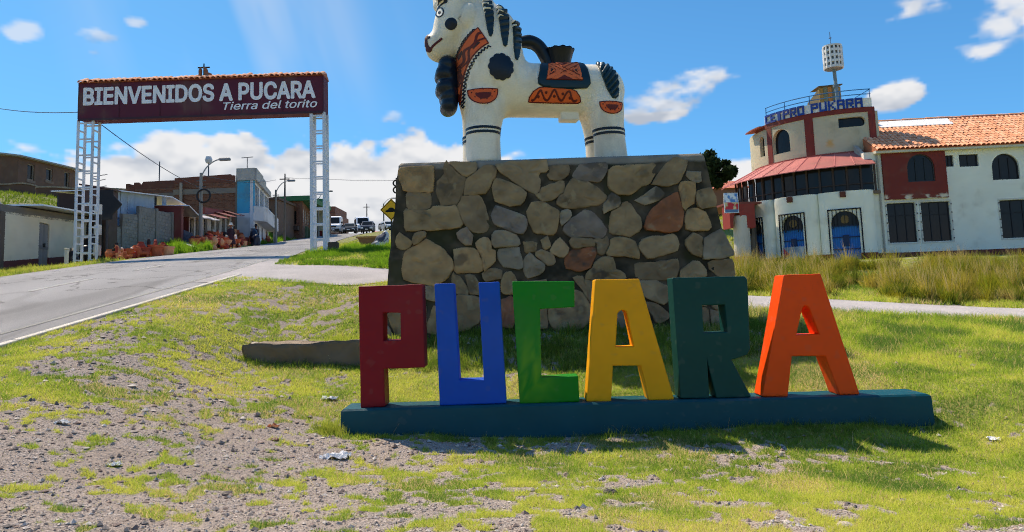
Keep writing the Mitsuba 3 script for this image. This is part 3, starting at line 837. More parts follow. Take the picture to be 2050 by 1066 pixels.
paint('zigzag_trim', zigzag(smooth_line([(496, 338), (440, 372), (398, 418), (366, 478), (346, 545), (338, 622), (331, 700)]), 7, 11).buffer(3.6), NAVY, .014, res=5, parent=ck)
paint('zigzag_trim', zigzag(smooth_line([(405, 222), (355, 268), (314, 325), (286, 385), (272, 450)]), 4, 9).buffer(3.0), NAVY, .014, res=5, parent=ck)
# saddle cloth
cloth = PG('842,411 1095,398 1122,412 1130,456 1137,556 1112,584 1000,590 835,582 797,564 796,526 812,476 826,424').buffer(-14).buffer(14)
ck = paint('saddle_blanket', cloth, lin(8, 40, 52), .05, 'mat_gloss', label='dark glossy rolled edge of the saddle blanket')
sq = PG('878,418 1078,414 1086,540 843,540')
ck = paint('saddle_panel', sq, lin(224, 106, 56), .066)
lines = [sq.boundary.buffer(6).intersection(sq)]
for k_ in (0, 1):
    x0, y0, x1, y1 = ((885, 424, 1080, 534), (850, 534, 1072, 421))[k_]
    L = LineString([(x0, y0), (x1, y1)])
    lines += [L.parallel_offset(11, 'left').buffer(4.5), L.parallel_offset(11, 'right').buffer(4.5)]
lines += [Polygon([(880, 451), (915, 476), (872, 508)]).boundary.buffer(4), Polygon([(1055, 448), (1018, 476), (1062, 508)]).boundary.buffer(4), PG('905,536 965,506 1030,536').buffer(0), PG('920,424 965,448 1020,422').buffer(0)]
paint('saddle_pattern', shapely.union_all(lines).intersection(sq.buffer(2)), RED, .076, parent=ck, res=5)
for g in (PG('882,462 905,477 876,498'), PG('1053,460 1028,477 1057,498')):
    paint('saddle_spot', g, NAVY, .078, parent=ck, res=5)
# belly panel, chest and rump half moons
bel = PG('737,668 740,640 765,605 800,582 850,575 930,576 1000,582 1045,600 1072,632 1080,662 1060,670 900,671').buffer(-4).buffer(4)
ck = paint('belly_panel', bel, lin(218, 96, 40), .014)
wave = smooth_line([(760, 655), (790, 630), (812, 600), (835, 640), (855, 655), (880, 625), (900, 595), (930, 640), (950, 655), (975, 620), (995, 602), (1015, 640), (1050, 652)])
paint('belly_pattern', shapely.union_all([wave.buffer(6), bel.difference(bel.buffer(-6))] + [Point(*q).buffer(9) for q in ((800, 636), (848, 612), (902, 632), (956, 618), (1004, 640))]).intersection(bel), RED, .019, parent=ck, res=5)
for nm, (x0, x1, y0, y1) in dict(a=(358, 541, 593, 697), b=(1187, 1342, 667, 749)).items():
    cx, w, h = (x0 + x1) / 2, (x1 - x0) / 2, y1 - y0
    t_ = np.linspace(0, np.pi, 30)
    hm = lambda k: Polygon([(cx - w * k * math.cos(q), y0 + (1 - k) * h * .35 + 4 + h * (k if k < .99 else 1) * math.sin(q) ** .8) for q in t_])
    ck = paint('half_moon', hm(1.0), lin(218, 92, 36), .014)
    dots = [Point(cx - w * .76 * math.cos(q), y0 + 6 + h * .70 * math.sin(q) ** .9).buffer(4.5) for q in np.linspace(.25, np.pi - .25, 6)] + [Point(cx + w * k_, y0 + 12).buffer(4) for k_ in (-.6, 0, .6)]
    paint('half_moon_pattern', shapely.union_all([hm(1.0).difference(hm(1.0).buffer(-6)), Polygon([(cx - w * .52 * math.cos(q), y0 + h * .32 + h * .42 * math.sin(q)) for q in t_])] + dots).intersection(hm(1.0)), RED, .019, parent=ck, res=5)
# rump tuft and mane tassels, combed in relief
ribs = lambda ang, per, amp: (lambda p: amp * np.abs(np.sin((p[:, 0] * math.sin(ang) + p[:, 1] * math.cos(ang)) / per)))
paint('rump_tuft', PG('1206,392 1240,384 1275,402 1305,445 1323,500 1322,560 1308,640 1290,655 1268,648 1240,585 1215,500').buffer(-8).buffer(8), lin(8, 44, 54), .03, 'mat_gloss', relief=ribs(.9, 9, .035), res=5)
for q in ('466,12 520,18 527,70 524,180 515,260 503,283 490,272 480,230 472,140', '548,66 605,70 618,130 617,230 604,325 592,340 578,330 566,262 558,160', '648,138 692,142 703,190 700,290 684,385 668,415 655,402 648,330 652,220'):
    pg = PG(q).buffer(-4).buffer(4)
    y0 = pg.bounds[1]
    paint('mane_tassel', pg, lin(10, 40, 54), .03, 'mat_gloss', relief=lambda p, y0=y0: .055 * np.abs(np.sin((p[:, 1] + .35 * p[:, 0]) / 13.0)) * np.clip(1.15 - (p[:, 1] - y0) / 210, 0, 1), res=4.5)
# cream wedges across the mane tassels, narrowing towards the tail
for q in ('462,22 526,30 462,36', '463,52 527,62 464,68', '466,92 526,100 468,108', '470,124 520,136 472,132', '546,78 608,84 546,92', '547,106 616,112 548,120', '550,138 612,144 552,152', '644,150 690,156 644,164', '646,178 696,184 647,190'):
    paint('mane_wedge', PG(q), lin(225, 222, 210), .085, res=4, var=.03)
# face
paint('brow', shapely.union_all([smooth_line([(165, 78), (185, 45), (232, 22)]).buffer(5), smooth_line([(160, 55), (180, 22), (225, 2)]).buffer(6), Point(238, 16).buffer(12)]), NAVY, .012, 'mat_gloss', res=5)
ey = paint('eye', affinity.scale(Point(204, 80).buffer(30), .66, 1.1), lin(235, 232, 220), .012, res=5)
paint('pupil', shapely.union_all([affinity.scale(Point(203, 82).buffer(10), .8, 1.2), affinity.scale(Point(204, 80).buffer(30), .66, 1.1).boundary.buffer(3)]), NAVY, .017, 'mat_gloss', parent=ey, res=4)
paint('mouth', smooth_line([(140, 318), (158, 296), (180, 280), (207, 258)]).buffer(7), lin(80, 22, 22), .012, res=5)
paint('nose_edge', smooth_line([(122, 215), (112, 245), (115, 280), (138, 318)]).buffer(11), lin(74, 24, 26), .014, res=5)
paint('nostril', affinity.rotate(affinity.scale(Point(133, 235).buffer(11), .55, 1.2), 10), NAVY, .014, 'mat_gloss', res=4)
ear = affinity.rotate(affinity.scale(Point(383, 120).buffer(10), 1, 1), 0)
# leg bands
for z0, z1 in ((.60, .648), (.52, .568)):
    for x in (450, 1270):
        for sg in (-1, 1):
            s0 = st(x, 0)[0]
            m = bull_mesh.copy()
            dz = .0 if sg < 0 else .03
            for o, nn in (((0, 0, z0 - dz), (0, 0, 1)), ((0, 0, z1 - dz), (0, 0, -1)), ((s0 - .42, 0, 0), (1, 0, 0)), ((s0 + .42, 0, 0), (-1, 0, 0)), ((0, .01 * sg, 0), (0, sg, 0))):
                m = m.slice_plane(o, nn)
            m = trimesh.Trimesh(m.vertices, m.faces, process=True)
            m.vertices = np.array(m.vertices) + np.array(m.vertex_normals) * V3(1, 1, 0) * .007
            put(bull, 'leg_band', moved(m, BULL), 'mat_gloss', lin(14, 22, 32), .03)
# beard of rolled locks under the jaw
locks = lambda p: np.minimum.reduce([sd_ell(p, (st(x, y)[0], 0, st(x, y)[1]), (rx / K, .24, ry / K)) for x, y, rx, ry in ((228, 395, 52, 52), (215, 455, 52, 48), (222, 515, 50, 46), (212, 560, 46, 42), (236, 590, 48, 44), (232, 640, 50, 44), (246, 680, 60, 38), (262, 520, 52, 190))])
lk = lambda p: np.minimum(locks(p), 9) 
m = surface_nets(lambda p: smin(sd_ell(p, (st(262, 520)[0], 0, st(262, 520)[1]), (60 / K, .24, 190 / K)), np.minimum.reduce([sd_cone(p, (st(x, y)[0], -.16, st(x, y)[1]), (st(x, y)[0], .16, st(x, y)[1]), r / K, r / K) for x, y, r in ((240, 405, 52), (222, 465, 54), (226, 555, 56), (244, 610, 50), (248, 668, 50))]), .085), (-2.15, -.42, .7), (-1.4, .42, 2.3), .025)
trimesh.smoothing.filter_taubin(m, .5, .53, 5)
put(bull, 'beard', moved(m, BULL), 'mat_gloss', lin(8, 26, 42), .05, smooth=True, label='dark blue rolled beard under the jaw')
# handle and crimped pot on the back
hp = [(a_, b_ + .10) for a_, b_ in (st(*q) for q in ((690, 280), (745, 262), (800, 262), (850, 290), (885, 345), (905, 390), (915, 430)))]
tck = smooth_line(hp, 24)
hp = np.array(tck.coords)
put(bull, 'handle', moved(tube(np.stack([hp[:, 0], hp[:, 0] * 0, hp[:, 1]], -1), np.interp(np.linspace(0, 1, 24), [0, .3, 1], [.085, .135, .12]), 16), BULL), 'mat_gloss', lin(5, 18, 30), .04, smooth=True)
pc = (st(985, 400)[0], st(985, 400)[1] + .07)
ang = np.arange(48) * 2 * np.pi / 48
rings = []
for r, z, cr in ((.20, -.06, 0), (.215, 0, 0), (.235, .10, 0), (.265, .20, 0), (.285, .255, .35), (.295, .285, 1), (.25, .285, 1), (.225, .2, 0), (.19, .02, 0), (.01, .0, 0)):
    rings.append(np.stack([pc[0] + (r + .012 * cr * np.sin(ang * 12)) * np.cos(ang), (r + .012 * cr * np.sin(ang * 12)) * np.sin(ang), pc[1] + z + .012 * cr * np.cos(ang * 12)], -1))
v = np.vstack(rings)
f = [[i * 48 + j, i * 48 + (j + 1) % 48, (i + 1) * 48 + (j + 1) % 48] for i in range(len(rings) - 1) for j in range(48)] + [[i * 48 + j, (i + 1) * 48 + (j + 1) % 48, (i + 1) * 48 + j] for i in range(len(rings) - 1) for j in range(48)]
m = trimesh.Trimesh(v, f, process=False)
m.fix_normals()
put(bull, 'pot', moved(m, BULL), 'mat_gloss', lin(5, 14, 26), .04, smooth=True, label='dark pot with a crimped rim on the bull\'s back')
b0, b1 = st(962, 764), st(1085, 728)
put(bull, 'belly_block', moved(soft(b0[0], b1[0], -.22, .02, b0[1], b1[1] + .1, .02), BULL), 'mat_bull')

# ---------------------------------------------------------------- welcome arch over the street
def letter_poly(text, height, width=None, fat=0.0):
    """The outline of lettering as a flat polygon, capitals height tall from (0, 0), stretched to width."""
    m = meshkit.text_mesh(text, height, .002, bold=True)
    v, f = np.array(m.vertices), np.array(m.faces)
    up = m.face_normals[:, 2] > .5
    g = shapely.union_all([Polygon(v[t][:, :2]).buffer(1e-4) for t in f[up]])
    x0, y0, x1, y1 = g.bounds
    g = affinity.translate(g, -x0, 0)
    if width:
        g = affinity.scale(g, width / (x1 - x0), 1, origin=(0, 0))
    return g.buffer(fat, join_style=2).simplify(.003)


arch_key = thing('welcome_arch', 'dark red welcome board on white lattice towers spanning the street', 'sign')
STEEL, MAROON = lin(206, 210, 220), lin(84, 20, 44)
for x0, x1, lw in ((-16.92, -16.34, .042), (-7.75, -7.25, .056)):
    y0, y1 = 27.88, 28.34
    zb0 = gz(x0, 28.2) - .25
    legs = [(x, y) for x in (x0, x1) for y in (y0, y1)]
    for x, y in legs:
        put(arch_key, 'tower_leg', soft(x - lw, x + lw, y - lw, y + lw, zb0, 9.13, .008), 'mat_worn', STEEL, .06)
    n = 9
    for k in range(n):
        z = zb0 + .75 + k * (9.0 - zb0 - .75) / (n - 1)
        for (ax, ay), (bx_, by) in (((x0, y0), (x1, y0)), ((x0, y1), (x1, y1)), ((x0, y0), (x0, y1)), ((x1, y0), (x1, y1))):
            e = V3(bx_ - ax, by - ay, 0)
            e /= np.linalg.norm(e)
            dz = .28 if ax == bx_ else 0
            put(arch_key, 'rung', bar(V3(ax, ay, z - dz) + e * lw, V3(bx_, by, z - dz) - e * lw, .055), 'mat_worn', STEEL, .05)
bz0, bz1, bX0, bX1 = 9.13, 10.62, -16.90, -7.26
put(arch_key, 'board', soft(bX0, bX1, 27.82, 28.58, bz0, bz1, .02), 'mat_worn', color=None, rgb=MAROON, var=.05, scale=.7)
for x in np.linspace(bX0, bX1, 7):
    put(arch_key, 'board_edge', bx(x - .02, x + .02, 27.806, 27.818, bz0 + .02, bz1 - .02), 'mat_worn', lin(70, 16, 38), .05)
put(arch_key, 'lower_rim', bx(bX0, bX1, 27.79, 27.815, bz0 - .05, bz0 + .035), 'mat_worn', lin(60, 30, 44), .1)
A = frame((bX0, 27.812, bz0), (1, 0))
g = letter_poly('BIENVENIDOS A PUCARA', .645, 9.12, .016)
put(arch_key, 'lettering', moved(slab_poly(affinity.translate(g, .20, .60), -.012, 0), A), 'mat_flat', lin(226, 226, 232), .03)
g = letter_poly('Tierra del torito', .30, 3.75, -.004)
g = affinity.translate(affinity.skew(g, 16, 0, origin=(0, 0)), 5.62, .20)
put(arch_key, 'small_lettering', moved(slab_poly(g, -.012, 0), A), 'mat_flat', lin(226, 226, 232), .03)


def barrel_tile(L, r0, r1, t=.018, n=5):
    """A clay barrel tile along +y (uphill), wide end first, with a visible lip."""
    a = np.linspace(0, np.pi, n + 1)
    ring = lambda r, y: np.stack([r * np.cos(a), np.full(n + 1, y), r * np.sin(a) * .8], -1)
    v = np.vstack([ring(r0, 0), ring(r1, L), ring(r0 - t, 0)])
    f = []
    for j in range(n):
        f += [[j, j + 1, n + 2 + j], [j, n + 2 + j, n + 1 + j], [j, 2 * n + 2 + j, 2 * n + 3 + j], [j, 2 * n + 3 + j, j + 1]]
    m = trimesh.Trimesh(v, f, process=False)
    return m


CLAY = [lin(222, 162, 124), lin(216, 152, 114), lin(226, 170, 134), lin(210, 146, 110), lin(220, 164, 132)]


def tile_variants(L, r0, r1, seed, dull=1.0):
    out = []
    for k, c in enumerate(CLAY):
        m = barrel_tile(L, r0, r1)
        out.append(mikit.ply(m, 'mat_flat', False, color=np.tile(c * dull, (len(m.vertices), 1)) * (1 + .10 * (meshkit.noise(np.array(m.vertices) * 9 + k * 5 + seed, k)[:, None] - .5))))
    return out


def place(key, shape, M):
    scene[numbered(key)] = {**shape, 'to_world': T4(M.tolist())}


TV = tile_variants(.62, .105, .09, 1, .92)
rng = np.random.default_rng(3)
nt = 46
for k in range(nt):
    M = np.eye(4)
    tilt = math.radians(24) + rng.normal(0, .02)
    M[:3, 1] = (rng.normal(0, .02), math.cos(tilt), math.sin(tilt))
    M[:3, 2] = (0, -math.sin(tilt), math.cos(tilt))
    M[:3, 3] = (bX0 + .1 + k * (bX1 - bX0 - .2) / (nt - 1), 27.70, 10.60 + rng.normal(0, .006))
    place(f'{arch_key}__tile', TV[rng.integers(5)], M)
    M2 = M.copy()
put(arch_key, 'tile_bed', trimesh.convex.convex_hull(np.array([(x, y, z) for x in (bX0 - .02, bX1 + .02) for y, z in ((27.72, 10.60), (28.68, 10.60), (28.2, 10.82), (28.25, 10.84))])), 'mat_worn', lin(170, 96, 62), .1)

mini_bull = surface_nets(bull_sdf, (-2.5, -.96, -.06), (1.86, .96, 3.7), .16)
mini_bull.apply_translation((.35, 0, 0))


def torito(name, label, loc, rz, size, rgb, catg='figurine', group=None, spots=True, mat='mat_gloss'):
    """A small ceramic bull about size metres long."""
    t = thing(name, label, catg, group)
    M = trimesh.transformations.rotation_matrix(rz, (0, 0, 1)) @ np.diag([size / 3.7] * 3 + [1])
    M[:3, 3] = loc
    put(None, t, moved(mini_bull, M), mat, rgb, .12, 4 / size, smooth=True)
    return t


torito('bull_figure', 'brown ceramic bull on the tiled ridge of the welcome arch, left of the cross', (-12.28, 28.18, 10.78), math.pi * .5 + .5, .42, lin(120, 84, 60), group=None)
torito('bull_figure', 'brown ceramic bull on the tiled ridge of the welcome arch, right of the cross', (-11.98, 28.18, 10.78), math.pi * .5 - .4, .42, lin(126, 86, 58))
t = thing('ridge_cross', 'thin dark cross between the two ceramic bulls on the arch', 'cross')
put(t, 'upright', bx(-12.15, -12.11, 28.16, 28.20, 10.75, 11.36), 'mat_flat', lin(52, 44, 40))
put(t, 'crossbar', bx(-12.36, -11.90, 28.155, 28.205, 11.18, 11.22), 'mat_flat', lin(52, 44, 40))

# ---------------------------------------------------------------- training centre on the right: round corner and long wing
CX, CY = 22.6, 49.2
WHITE, BRICKRED, OLIVE = lin(226, 228, 216) * .97, lin(118, 40, 30), lin(196, 188, 160)
hall = thing('training_centre', 'cream two storey building with a round corner tower and orange tiled wing', 'building')


def bend(m, r, size=.35):
    """Bends a flat local mesh (s = metres of arc from due west, y inwards, z) round the tower."""
    m = fine(m, size)
    v = np.array(m.vertices)
    ph = np.pi + v[:, 0] / r
    R = r - v[:, 1]
    return trimesh.Trimesh(np.stack([CX + R * np.cos(ph), CY + R * np.sin(ph), v[:, 2]], -1), m.faces, process=False)


S = lambda deg, r: math.radians(deg - 180) * r
# lower storey: three swelling bays, each with an arched blue door
def bay_mesh(m, d0, d1, r=7.45, swell=.42):
    m = fine(m, .22)
    v = np.array(m.vertices)
    ph = np.pi + v[:, 0] / r
    q = np.clip((np.degrees(ph) - d0) / (d1 - d0), 0, 1)
    R = r + swell * np.sqrt(np.clip(1 - (2 * q - 1) ** 4, 0, 1)) - v[:, 1]
    return trimesh.Trimesh(np.stack([CX + R * np.cos(ph), CY + R * np.sin(ph), v[:, 2]], -1), m.faces, process=False)


r = 7.45
for d0, d1, a0, a1, nm in ((194.5, 214.6, 199.6, 208.6, 'left'), (214.6, 235.4, 219.2, 229.0, 'middle'), (235.4, 258.5, 240.4, 251.4, 'right')):
    s0, s1, e0, e1 = S(d0, r), S(d1, r), S(a0, r), S(a1, r)
    z0, z1, zt = 3.15, 6.12, 7.22
    op = arch(e0, e1, z0 - .3, z1 - .05)
    wall = rect(s0, s1, z0 + .42, zt).difference(op).difference(rect((e0 + e1) / 2 - .16, (e0 + e1) / 2 + .16, zt - .36, zt - .02))
    put(hall, 'wall', bay_mesh(slab_poly(wall, 0, .3), d0, d1), 'mat_worn', WHITE, .05, .9)
    put(hall, 'plinth', bay_mesh(slab_poly(rect(s0, s1, z0 - .6, z0 + .42).difference(op), -.02, .3), d0, d1), 'mat_worn', BRICKRED, .1)
    put(hall, 'beam_end', bay_mesh(slab_poly(rect((e0 + e1) / 2 - .15, (e0 + e1) / 2 + .15, zt - .35, zt - .03), -.14, .25), d0, d1), 'mat_worn', lin(92, 44, 28), .1)
    door = numbered(f'{hall}__door')
    mid = (e0 + e1) / 2
    put(None, door, bay_mesh(slab_poly(rect(e0, e1, z0 - .1, z0 + 2.05), .20, .24), d0, d1), 'mat_worn', lin(20, 96, 172), .05)
    for k in range(11):
        x = e0 + (e1 - e0) * (k + .5) / 11
        put(door, 'rib', bay_mesh(slab_poly(rect(x - .025, x + .025, z0, z0 + 2.04), .165, .198), d0, d1), 'mat_worn', lin(24, 106, 184), .05)
    for z in (z0 + .68, z0 + 1.38, z0 + 2.04):
        put(door, 'rail', bay_mesh(slab_poly(rect(e0, e1, z - .03, z + .03), .12, .17), d0, d1), 'mat_worn', lin(8, 44, 88), .05)
    put(door, 'lock_plate', bay_mesh(slab_poly(rect(mid - .16, mid + .16, z0 + .85, z0 + 1.5), .10, .16), d0, d1), 'mat_worn', lin(8, 40, 80), .05)
    put(door, 'fanlight', bay_mesh(slab_poly(arch(e0, e1, z0 + 2.05, z1 - .06), .22, .25), d0, d1), 'mat_glass')
    put(door, 'emblem', bay_mesh(slab_poly(Point(mid, z1 - .55).buffer(.24), .16, .2), d0, d1), 'mat_worn', lin(120, 100, 60), .3)
    for x in np.linspace(e0 - .1, e1 + .1, 9):
        put(door, 'bar', bay_mesh(slab_poly(rect(x - .02, x + .02, z1 - .95 if e0 + .3 < x < e1 - .3 else z1 - 1.1, z1 + .02), -.07, -.03), d0, d1), 'mat_flat', lin(30, 34, 40))
    put(door, 'grille_frame', bay_mesh(slab_poly(shapely.union_all([rect(e0 - .14, e1 + .14, z1, z1 + .06), rect(e0 - .14, e0 - .08, z0, z1), rect(e1 + .08, e1 + .14, z0, z1)]), -.08, -.02), d0, d1), 'mat_flat', lin(26, 30, 36))
    if nm == 'middle':
        put(door, 'banner', bay_mesh(slab_poly(rect(e0 + .02, e1 - .02, z0 + .30, z0 + 1.0), -.03, -.01), d0, d1), 'mat_flat', lin(150, 168, 186) * .8, .5, 3, label='pale banner with a red corner tied across the middle door')
        put(door, 'banner_corner', bay_mesh(slab_poly(Polygon([(e0 + .03, z0 + .32), (e0 + .45, z0 + .5), (e0 + .03, z0 + .98)]), -.045, -.032), d0, d1), 'mat_flat', lin(176, 70, 84))
put(hall, 'step', bend(slab_poly(rect(S(196, 8.3), S(257, 8.3), 2.4, 3.14), -.2, .9), 8.3), 'mat_worn', lin(190, 186, 176) * .8, .1)
# veranda: floor slab, posts, rails and glazed back wall under the red sheet roof
put(hall, 'veranda_floor', bend(slab_poly(rect(S(186, 7.4), S(262, 7.4), 7.02, 7.2), .05, 2.1), 7.4), 'mat_worn', lin(110, 92, 80), .1)
put(hall, 'veranda_wall', bend(slab_poly(rect(S(176, 5.7), S(268, 5.7), 7.0, 9.9), .0, .25), 5.7), 'mat_flat', lin(70, 46, 38), .15)
for k, d in enumerate(np.linspace(184, 260, 14)):
    put(hall, 'veranda_post', bend(slab_poly(rect(S(d, 7.35) - .05, S(d, 7.35) + .05, 7.2, 8.95), -.05, .05), 7.35), 'mat_flat', lin(66, 56, 52))
for k, (d, e) in enumerate(zip(np.linspace(184, 260, 14)[:-1], np.linspace(184, 260, 14)[1:])):
    put(hall, 'veranda_glazing', bend(slab_poly(rect(S(d, 7.3) + .07, S(e, 7.3) - .07, 7.25, 8.85), .02, .04), 7.3), 'mat_glass')
    put(hall, 'veranda_rail', bend(slab_poly(rect(S(d, 7.35) + .06, S(e, 7.35) - .06, 7.62, 7.68), -.03, .03), 7.35), 'mat_flat', lin(60, 50, 46))
sheets = np.linspace(172, 259.5, 12)
for k, (d, e) in enumerate(zip(sheets[:-1], sheets[1:])):
    n = 7
    ph = np.radians(np.linspace(d, e, n))
    rr = np.linspace(7.95, 5.72, 5)
    R_, P_ = np.meshgrid(rr, ph, indexing='ij')
    Z_ = 8.70 + (7.95 - R_) / 2.23 * 1.12 + .012 * (P_ == ph[0])
    top = grid_mesh(CX + R_ * np.cos(P_), CY + R_ * np.sin(P_), Z_)
    bot = top.copy(); bot.vertices = np.array(bot.vertices) - V3(0, 0, .05); bot.invert()
    edge = grid_mesh(CX + np.stack([R_[0], R_[0]]) * np.cos(np.stack([ph, ph])), CY + np.stack([R_[0], R_[0]]) * np.sin(np.stack([ph, ph])), np.stack([Z_[0], Z_[0] - .05]))
    put(hall, 'roof_sheet', cat([top, bot, edge]), 'mat_worn', lin(170, 98, 94) * (1 + .08 * math.sin(k * 2.3)), .10, 1.2)
    if k:
        put(hall, 'roof_seam', tube([(CX + q * math.cos(ph[0]), CY + q * math.sin(ph[0]), 8.72 + (7.95 - q) / 2.23 * 1.12) for q in (7.95, 5.75)], .03, 5), 'mat_worn', lin(190, 110, 108))
# drum
D = 5.7
open_ = [arch(S(203, D), S(216.5, D), 10.42, 12.0), arch(S(188.6, D), S(194.4, D), 10.55, 11.9)]
slot = rect(S(247, D), S(259.5, D), 11.42, 12.02).union(Point(S(259.5, D), 11.72).buffer(.3))
wall = rect(S(150, D), S(270, D), 9.8, 12.32).difference(shapely.union_all(open_ + [slot]))
m = fine(slab_poly(wall, 0, .35), .3)
v = np.array(m.vertices)
ochre = sstep(.5, .62, meshkit.fbm(V3(.9, 1, .9) * v + 3, 4, 3)) * np.exp(-((v[:, 0] - S(241, D)) / .9) ** 2 - ((v[:, 2] - 10.7) / .5) ** 2) * 1.3
base = tint(m, OLIVE * .92, .07, 1.1, 4)
put(hall, 'wall', bend(m, D, 9), 'mat_worn', color=np.clip(base * (1 - ochre[:, None] * .6) + ochre[:, None] * .6 * lin(200, 150, 40), 0, 1))
for o in open_ + [slot]:
    put(hall, 'window', bend(slab_poly(o, .24, .26), D), 'mat_glass')
parapet = rect(S(196.5, D), S(267, D), 12.56, 13.15)
put(hall, 'parapet', bend(slab_poly(parapet, .0, .25), D), 'mat_worn', lin(236, 232, 220), .04)
put(hall, 'red_band', bend(slab_poly(rect(S(185, D), S(268, D), 12.28, 12.58), -.05, .25), D), 'mat_worn', BRICKRED, .22, 3)
for d, w in ((200.3, .22), (229.7, .26), (266.2, .20)):
    z0 = 9.82 if d < 260 else 9.6
    put(hall, 'red_strip', bend(slab_poly(rect(S(d, D) - w, S(d, D) + w, z0, 12.3), -.04, .1), D), 'mat_worn', BRICKRED, .25 if d < 260 else .6, 3)
put(hall, 'red_band', bend(slab_poly(rect(S(178, D), S(268, D), 9.74, 9.9), -.05, .1), D), 'mat_worn', lin(150, 70, 60), .15)
cap_s = np.radians(np.linspace(160, 200, 12))
put(hall, 'eave_lip', trimesh.convex.convex_hull(np.array([(CX + q * math.cos(t_), CY + q * math.sin(t_), z) for t_ in np.radians(np.linspace(176, 196, 6)) for q, z in ((6.15, 12.42), (6.15, 12.5), (5.2, 12.62), (5.2, 12.5))])), 'mat_worn', lin(150, 70, 60), .15)
put(hall, 'terrace', trimesh.convex.convex_hull(np.array([(CX + 5.4 * math.cos(t_), CY + 5.4 * math.sin(t_), z) for t_ in np.radians(np.linspace(120, 270, 24)) for z in (12.3, 12.6)])), 'mat_worn', lin(150, 140, 130), .1)
# blue letters standing on the parapet
SEG = {'C': '1111 1000 1000 1000 1111', 'E': '1111 1000 1110 1000 1111', 'T': '1111 0110 0110 0110 0110', 'P': '1111 1001 1111 1000 1000', 'R': '1111 1001 1111 1010 1001', 'O': '1111 1001 1001 1001 1111',
       'U': '1001 1001 1001 1001 1111', 'K': '1001 1010 1100 1010 1001', 'A': '1111 1001 1111 1001 1001'}
word = 'CETPRO PUKARA'
s_at, s_end = S(198.2, D), S(262.2, D)
step = (s_end - s_at) / 12.65
for k, ch in enumerate(word):
    if ch == ' ':
        s_at += step * .65
        continue
    cw, chh = step * .84 / 4, .60 / 5
    cells = [sbox(s_at + c * cw - .001, 12.57 + (4 - r_) * chh - .001, s_at + (c + 1) * cw + .001, 12.57 + (5 - r_) * chh + .001) for r_, row in enumerate(SEG[ch].split()) for c in range(4) if row[c] == '1']
    g = shapely.union_all(cells)
    put(hall, 'lettering', bend(slab_poly(g, -.10, -.03), D), 'mat_worn', lin(14, 62, 150), .07)
    s_at += step
# blue hand rail
for z in (13.42, 13.72):
    ph = np.radians(np.linspace(197, 267, 30))
    put(hall, 'hand_rail', tube(np.stack([CX + 5.62 * np.cos(ph), CY + 5.62 * np.sin(ph), np.full(30, z)], -1), .028, 6), 'mat_worn', lin(24, 96, 150))
for d in (197.5, 214, 231, 249, 266.5):
    x, y = CX + 5.62 * math.cos(math.radians(d)), CY + 5.62 * math.sin(math.radians(d))
    put(hall, 'rail_post', tube([(x, y, 12.6), (x, y, 13.74)], .028, 6), 'mat_worn', lin(24, 96, 150))
pa, pb = [V3(CX + 5.62 * math.cos(math.radians(d)), CY + 5.62 * math.sin(math.radians(d)), z) for d, z in ((256.5, 13.15), (266.5, 13.7))]
put(hall, 'rail_brace', tube([pa, pb], .022, 5), 'mat_worn', lin(24, 96, 150))
# roof hut of odd boards
hx, hy = 21.35, 46.9
for k in range(5):
    put(hall, 'hut_board', bx(hx - .72 + k * .29, hx - .45 + k * .29, hy, hy + .06, 12.6, 14.86 - .04 * (k == 0)), 'mat_worn', [lin(150, 120, 60), lin(120, 124, 96), lin(176, 120, 60), lin(104, 110, 88), lin(160, 126, 70)][k], .2)
put(hall, 'hut_side', trimesh.convex.convex_hull(np.array([(x, y, z) for x, y, z in ((hx - .74, hy + .03, 12.6), (hx - .74, hy + 1.2, 12.6), (hx - .70, hy + .03, 14.8), (hx - 1.05, hy + 1.2, 14.1), (hx - 1.08, hy + 1.2, 12.6))])), 'mat_worn', lin(110, 100, 70), .2)
put(hall, 'hut_roof', trimesh.convex.convex_hull(np.array([(x, y, z) for x, y, z in ((hx - .8, hy - .1, 14.86), (hx + .82, hy - .1, 14.98), (hx - .8, hy + 1.3, 14.9), (hx + .82, hy + 1.3, 15.0), (hx - .8, hy - .1, 14.92), (hx + .82, hy - .1, 15.04))])), 'mat_worn', lin(90, 78, 60), .2)
# mast with a slatted white drum
t = thing('roof_mast', 'grey mast with a white slatted drum on the tower roof', 'mast')
mx, my = 21.30, 46.0
put(t, 'pole', tube([(mx + .12, my, 12.5), (mx + .02, my, 15.8)], .11, 10), 'mat_worn', lin(110, 130, 140))
put(t, 'collar', lathe([(.1, 14.55), (.19, 14.58), (.19, 14.72), (.1, 14.75)], (mx + .06, my, 0), 12), 'mat_worn', lin(96, 116, 128))
put(t, 'pole', tube([(mx - .05, my, 17.2), (mx - .08, my, 18.3)], .022, 6), 'mat_flat', lin(90, 110, 130), label='thin spike above the drum')
put(t, 'finial', lathe([(.02, 17.85), (.10, 17.88), (.02, 17.95)], (mx - .07, my, 0), 8), 'mat_flat', lin(70, 90, 120))
put(t, 'core', lathe([(.001, 15.78), (.54, 15.78), (.50, 15.8), (.46, 17.2), (.001, 17.2)], (mx, my, 0), 20), 'mat_flat', lin(120, 124, 130))
for k in range(4):
    z0 = 15.80 + k * .36
    put(t, 'ring', lathe([(.545, z0), (.585, z0 + .01), (.585, z0 + .17), (.545, z0 + .18)], (mx, my, 0), 24), 'mat_worn', lin(226, 228, 230) * .9, .04)
put(t, 'ring', lathe([(.545, 17.23), (.59, 17.24), (.59, 17.34), (.3, 17.40), (.001, 17.40)], (mx, my, 0), 24), 'mat_worn', lin(226, 228, 230) * .9, .04)
for k in range(14):
    q = k * 2 * np.pi / 14
    put(t, 'slat', bar((mx + .56 * math.cos(q), my + .56 * math.sin(q), 15.8), (mx + .56 * math.cos(q), my + .56 * math.sin(q), 17.25), .09), 'mat_worn', lin(226, 228, 230) * .9, .04)
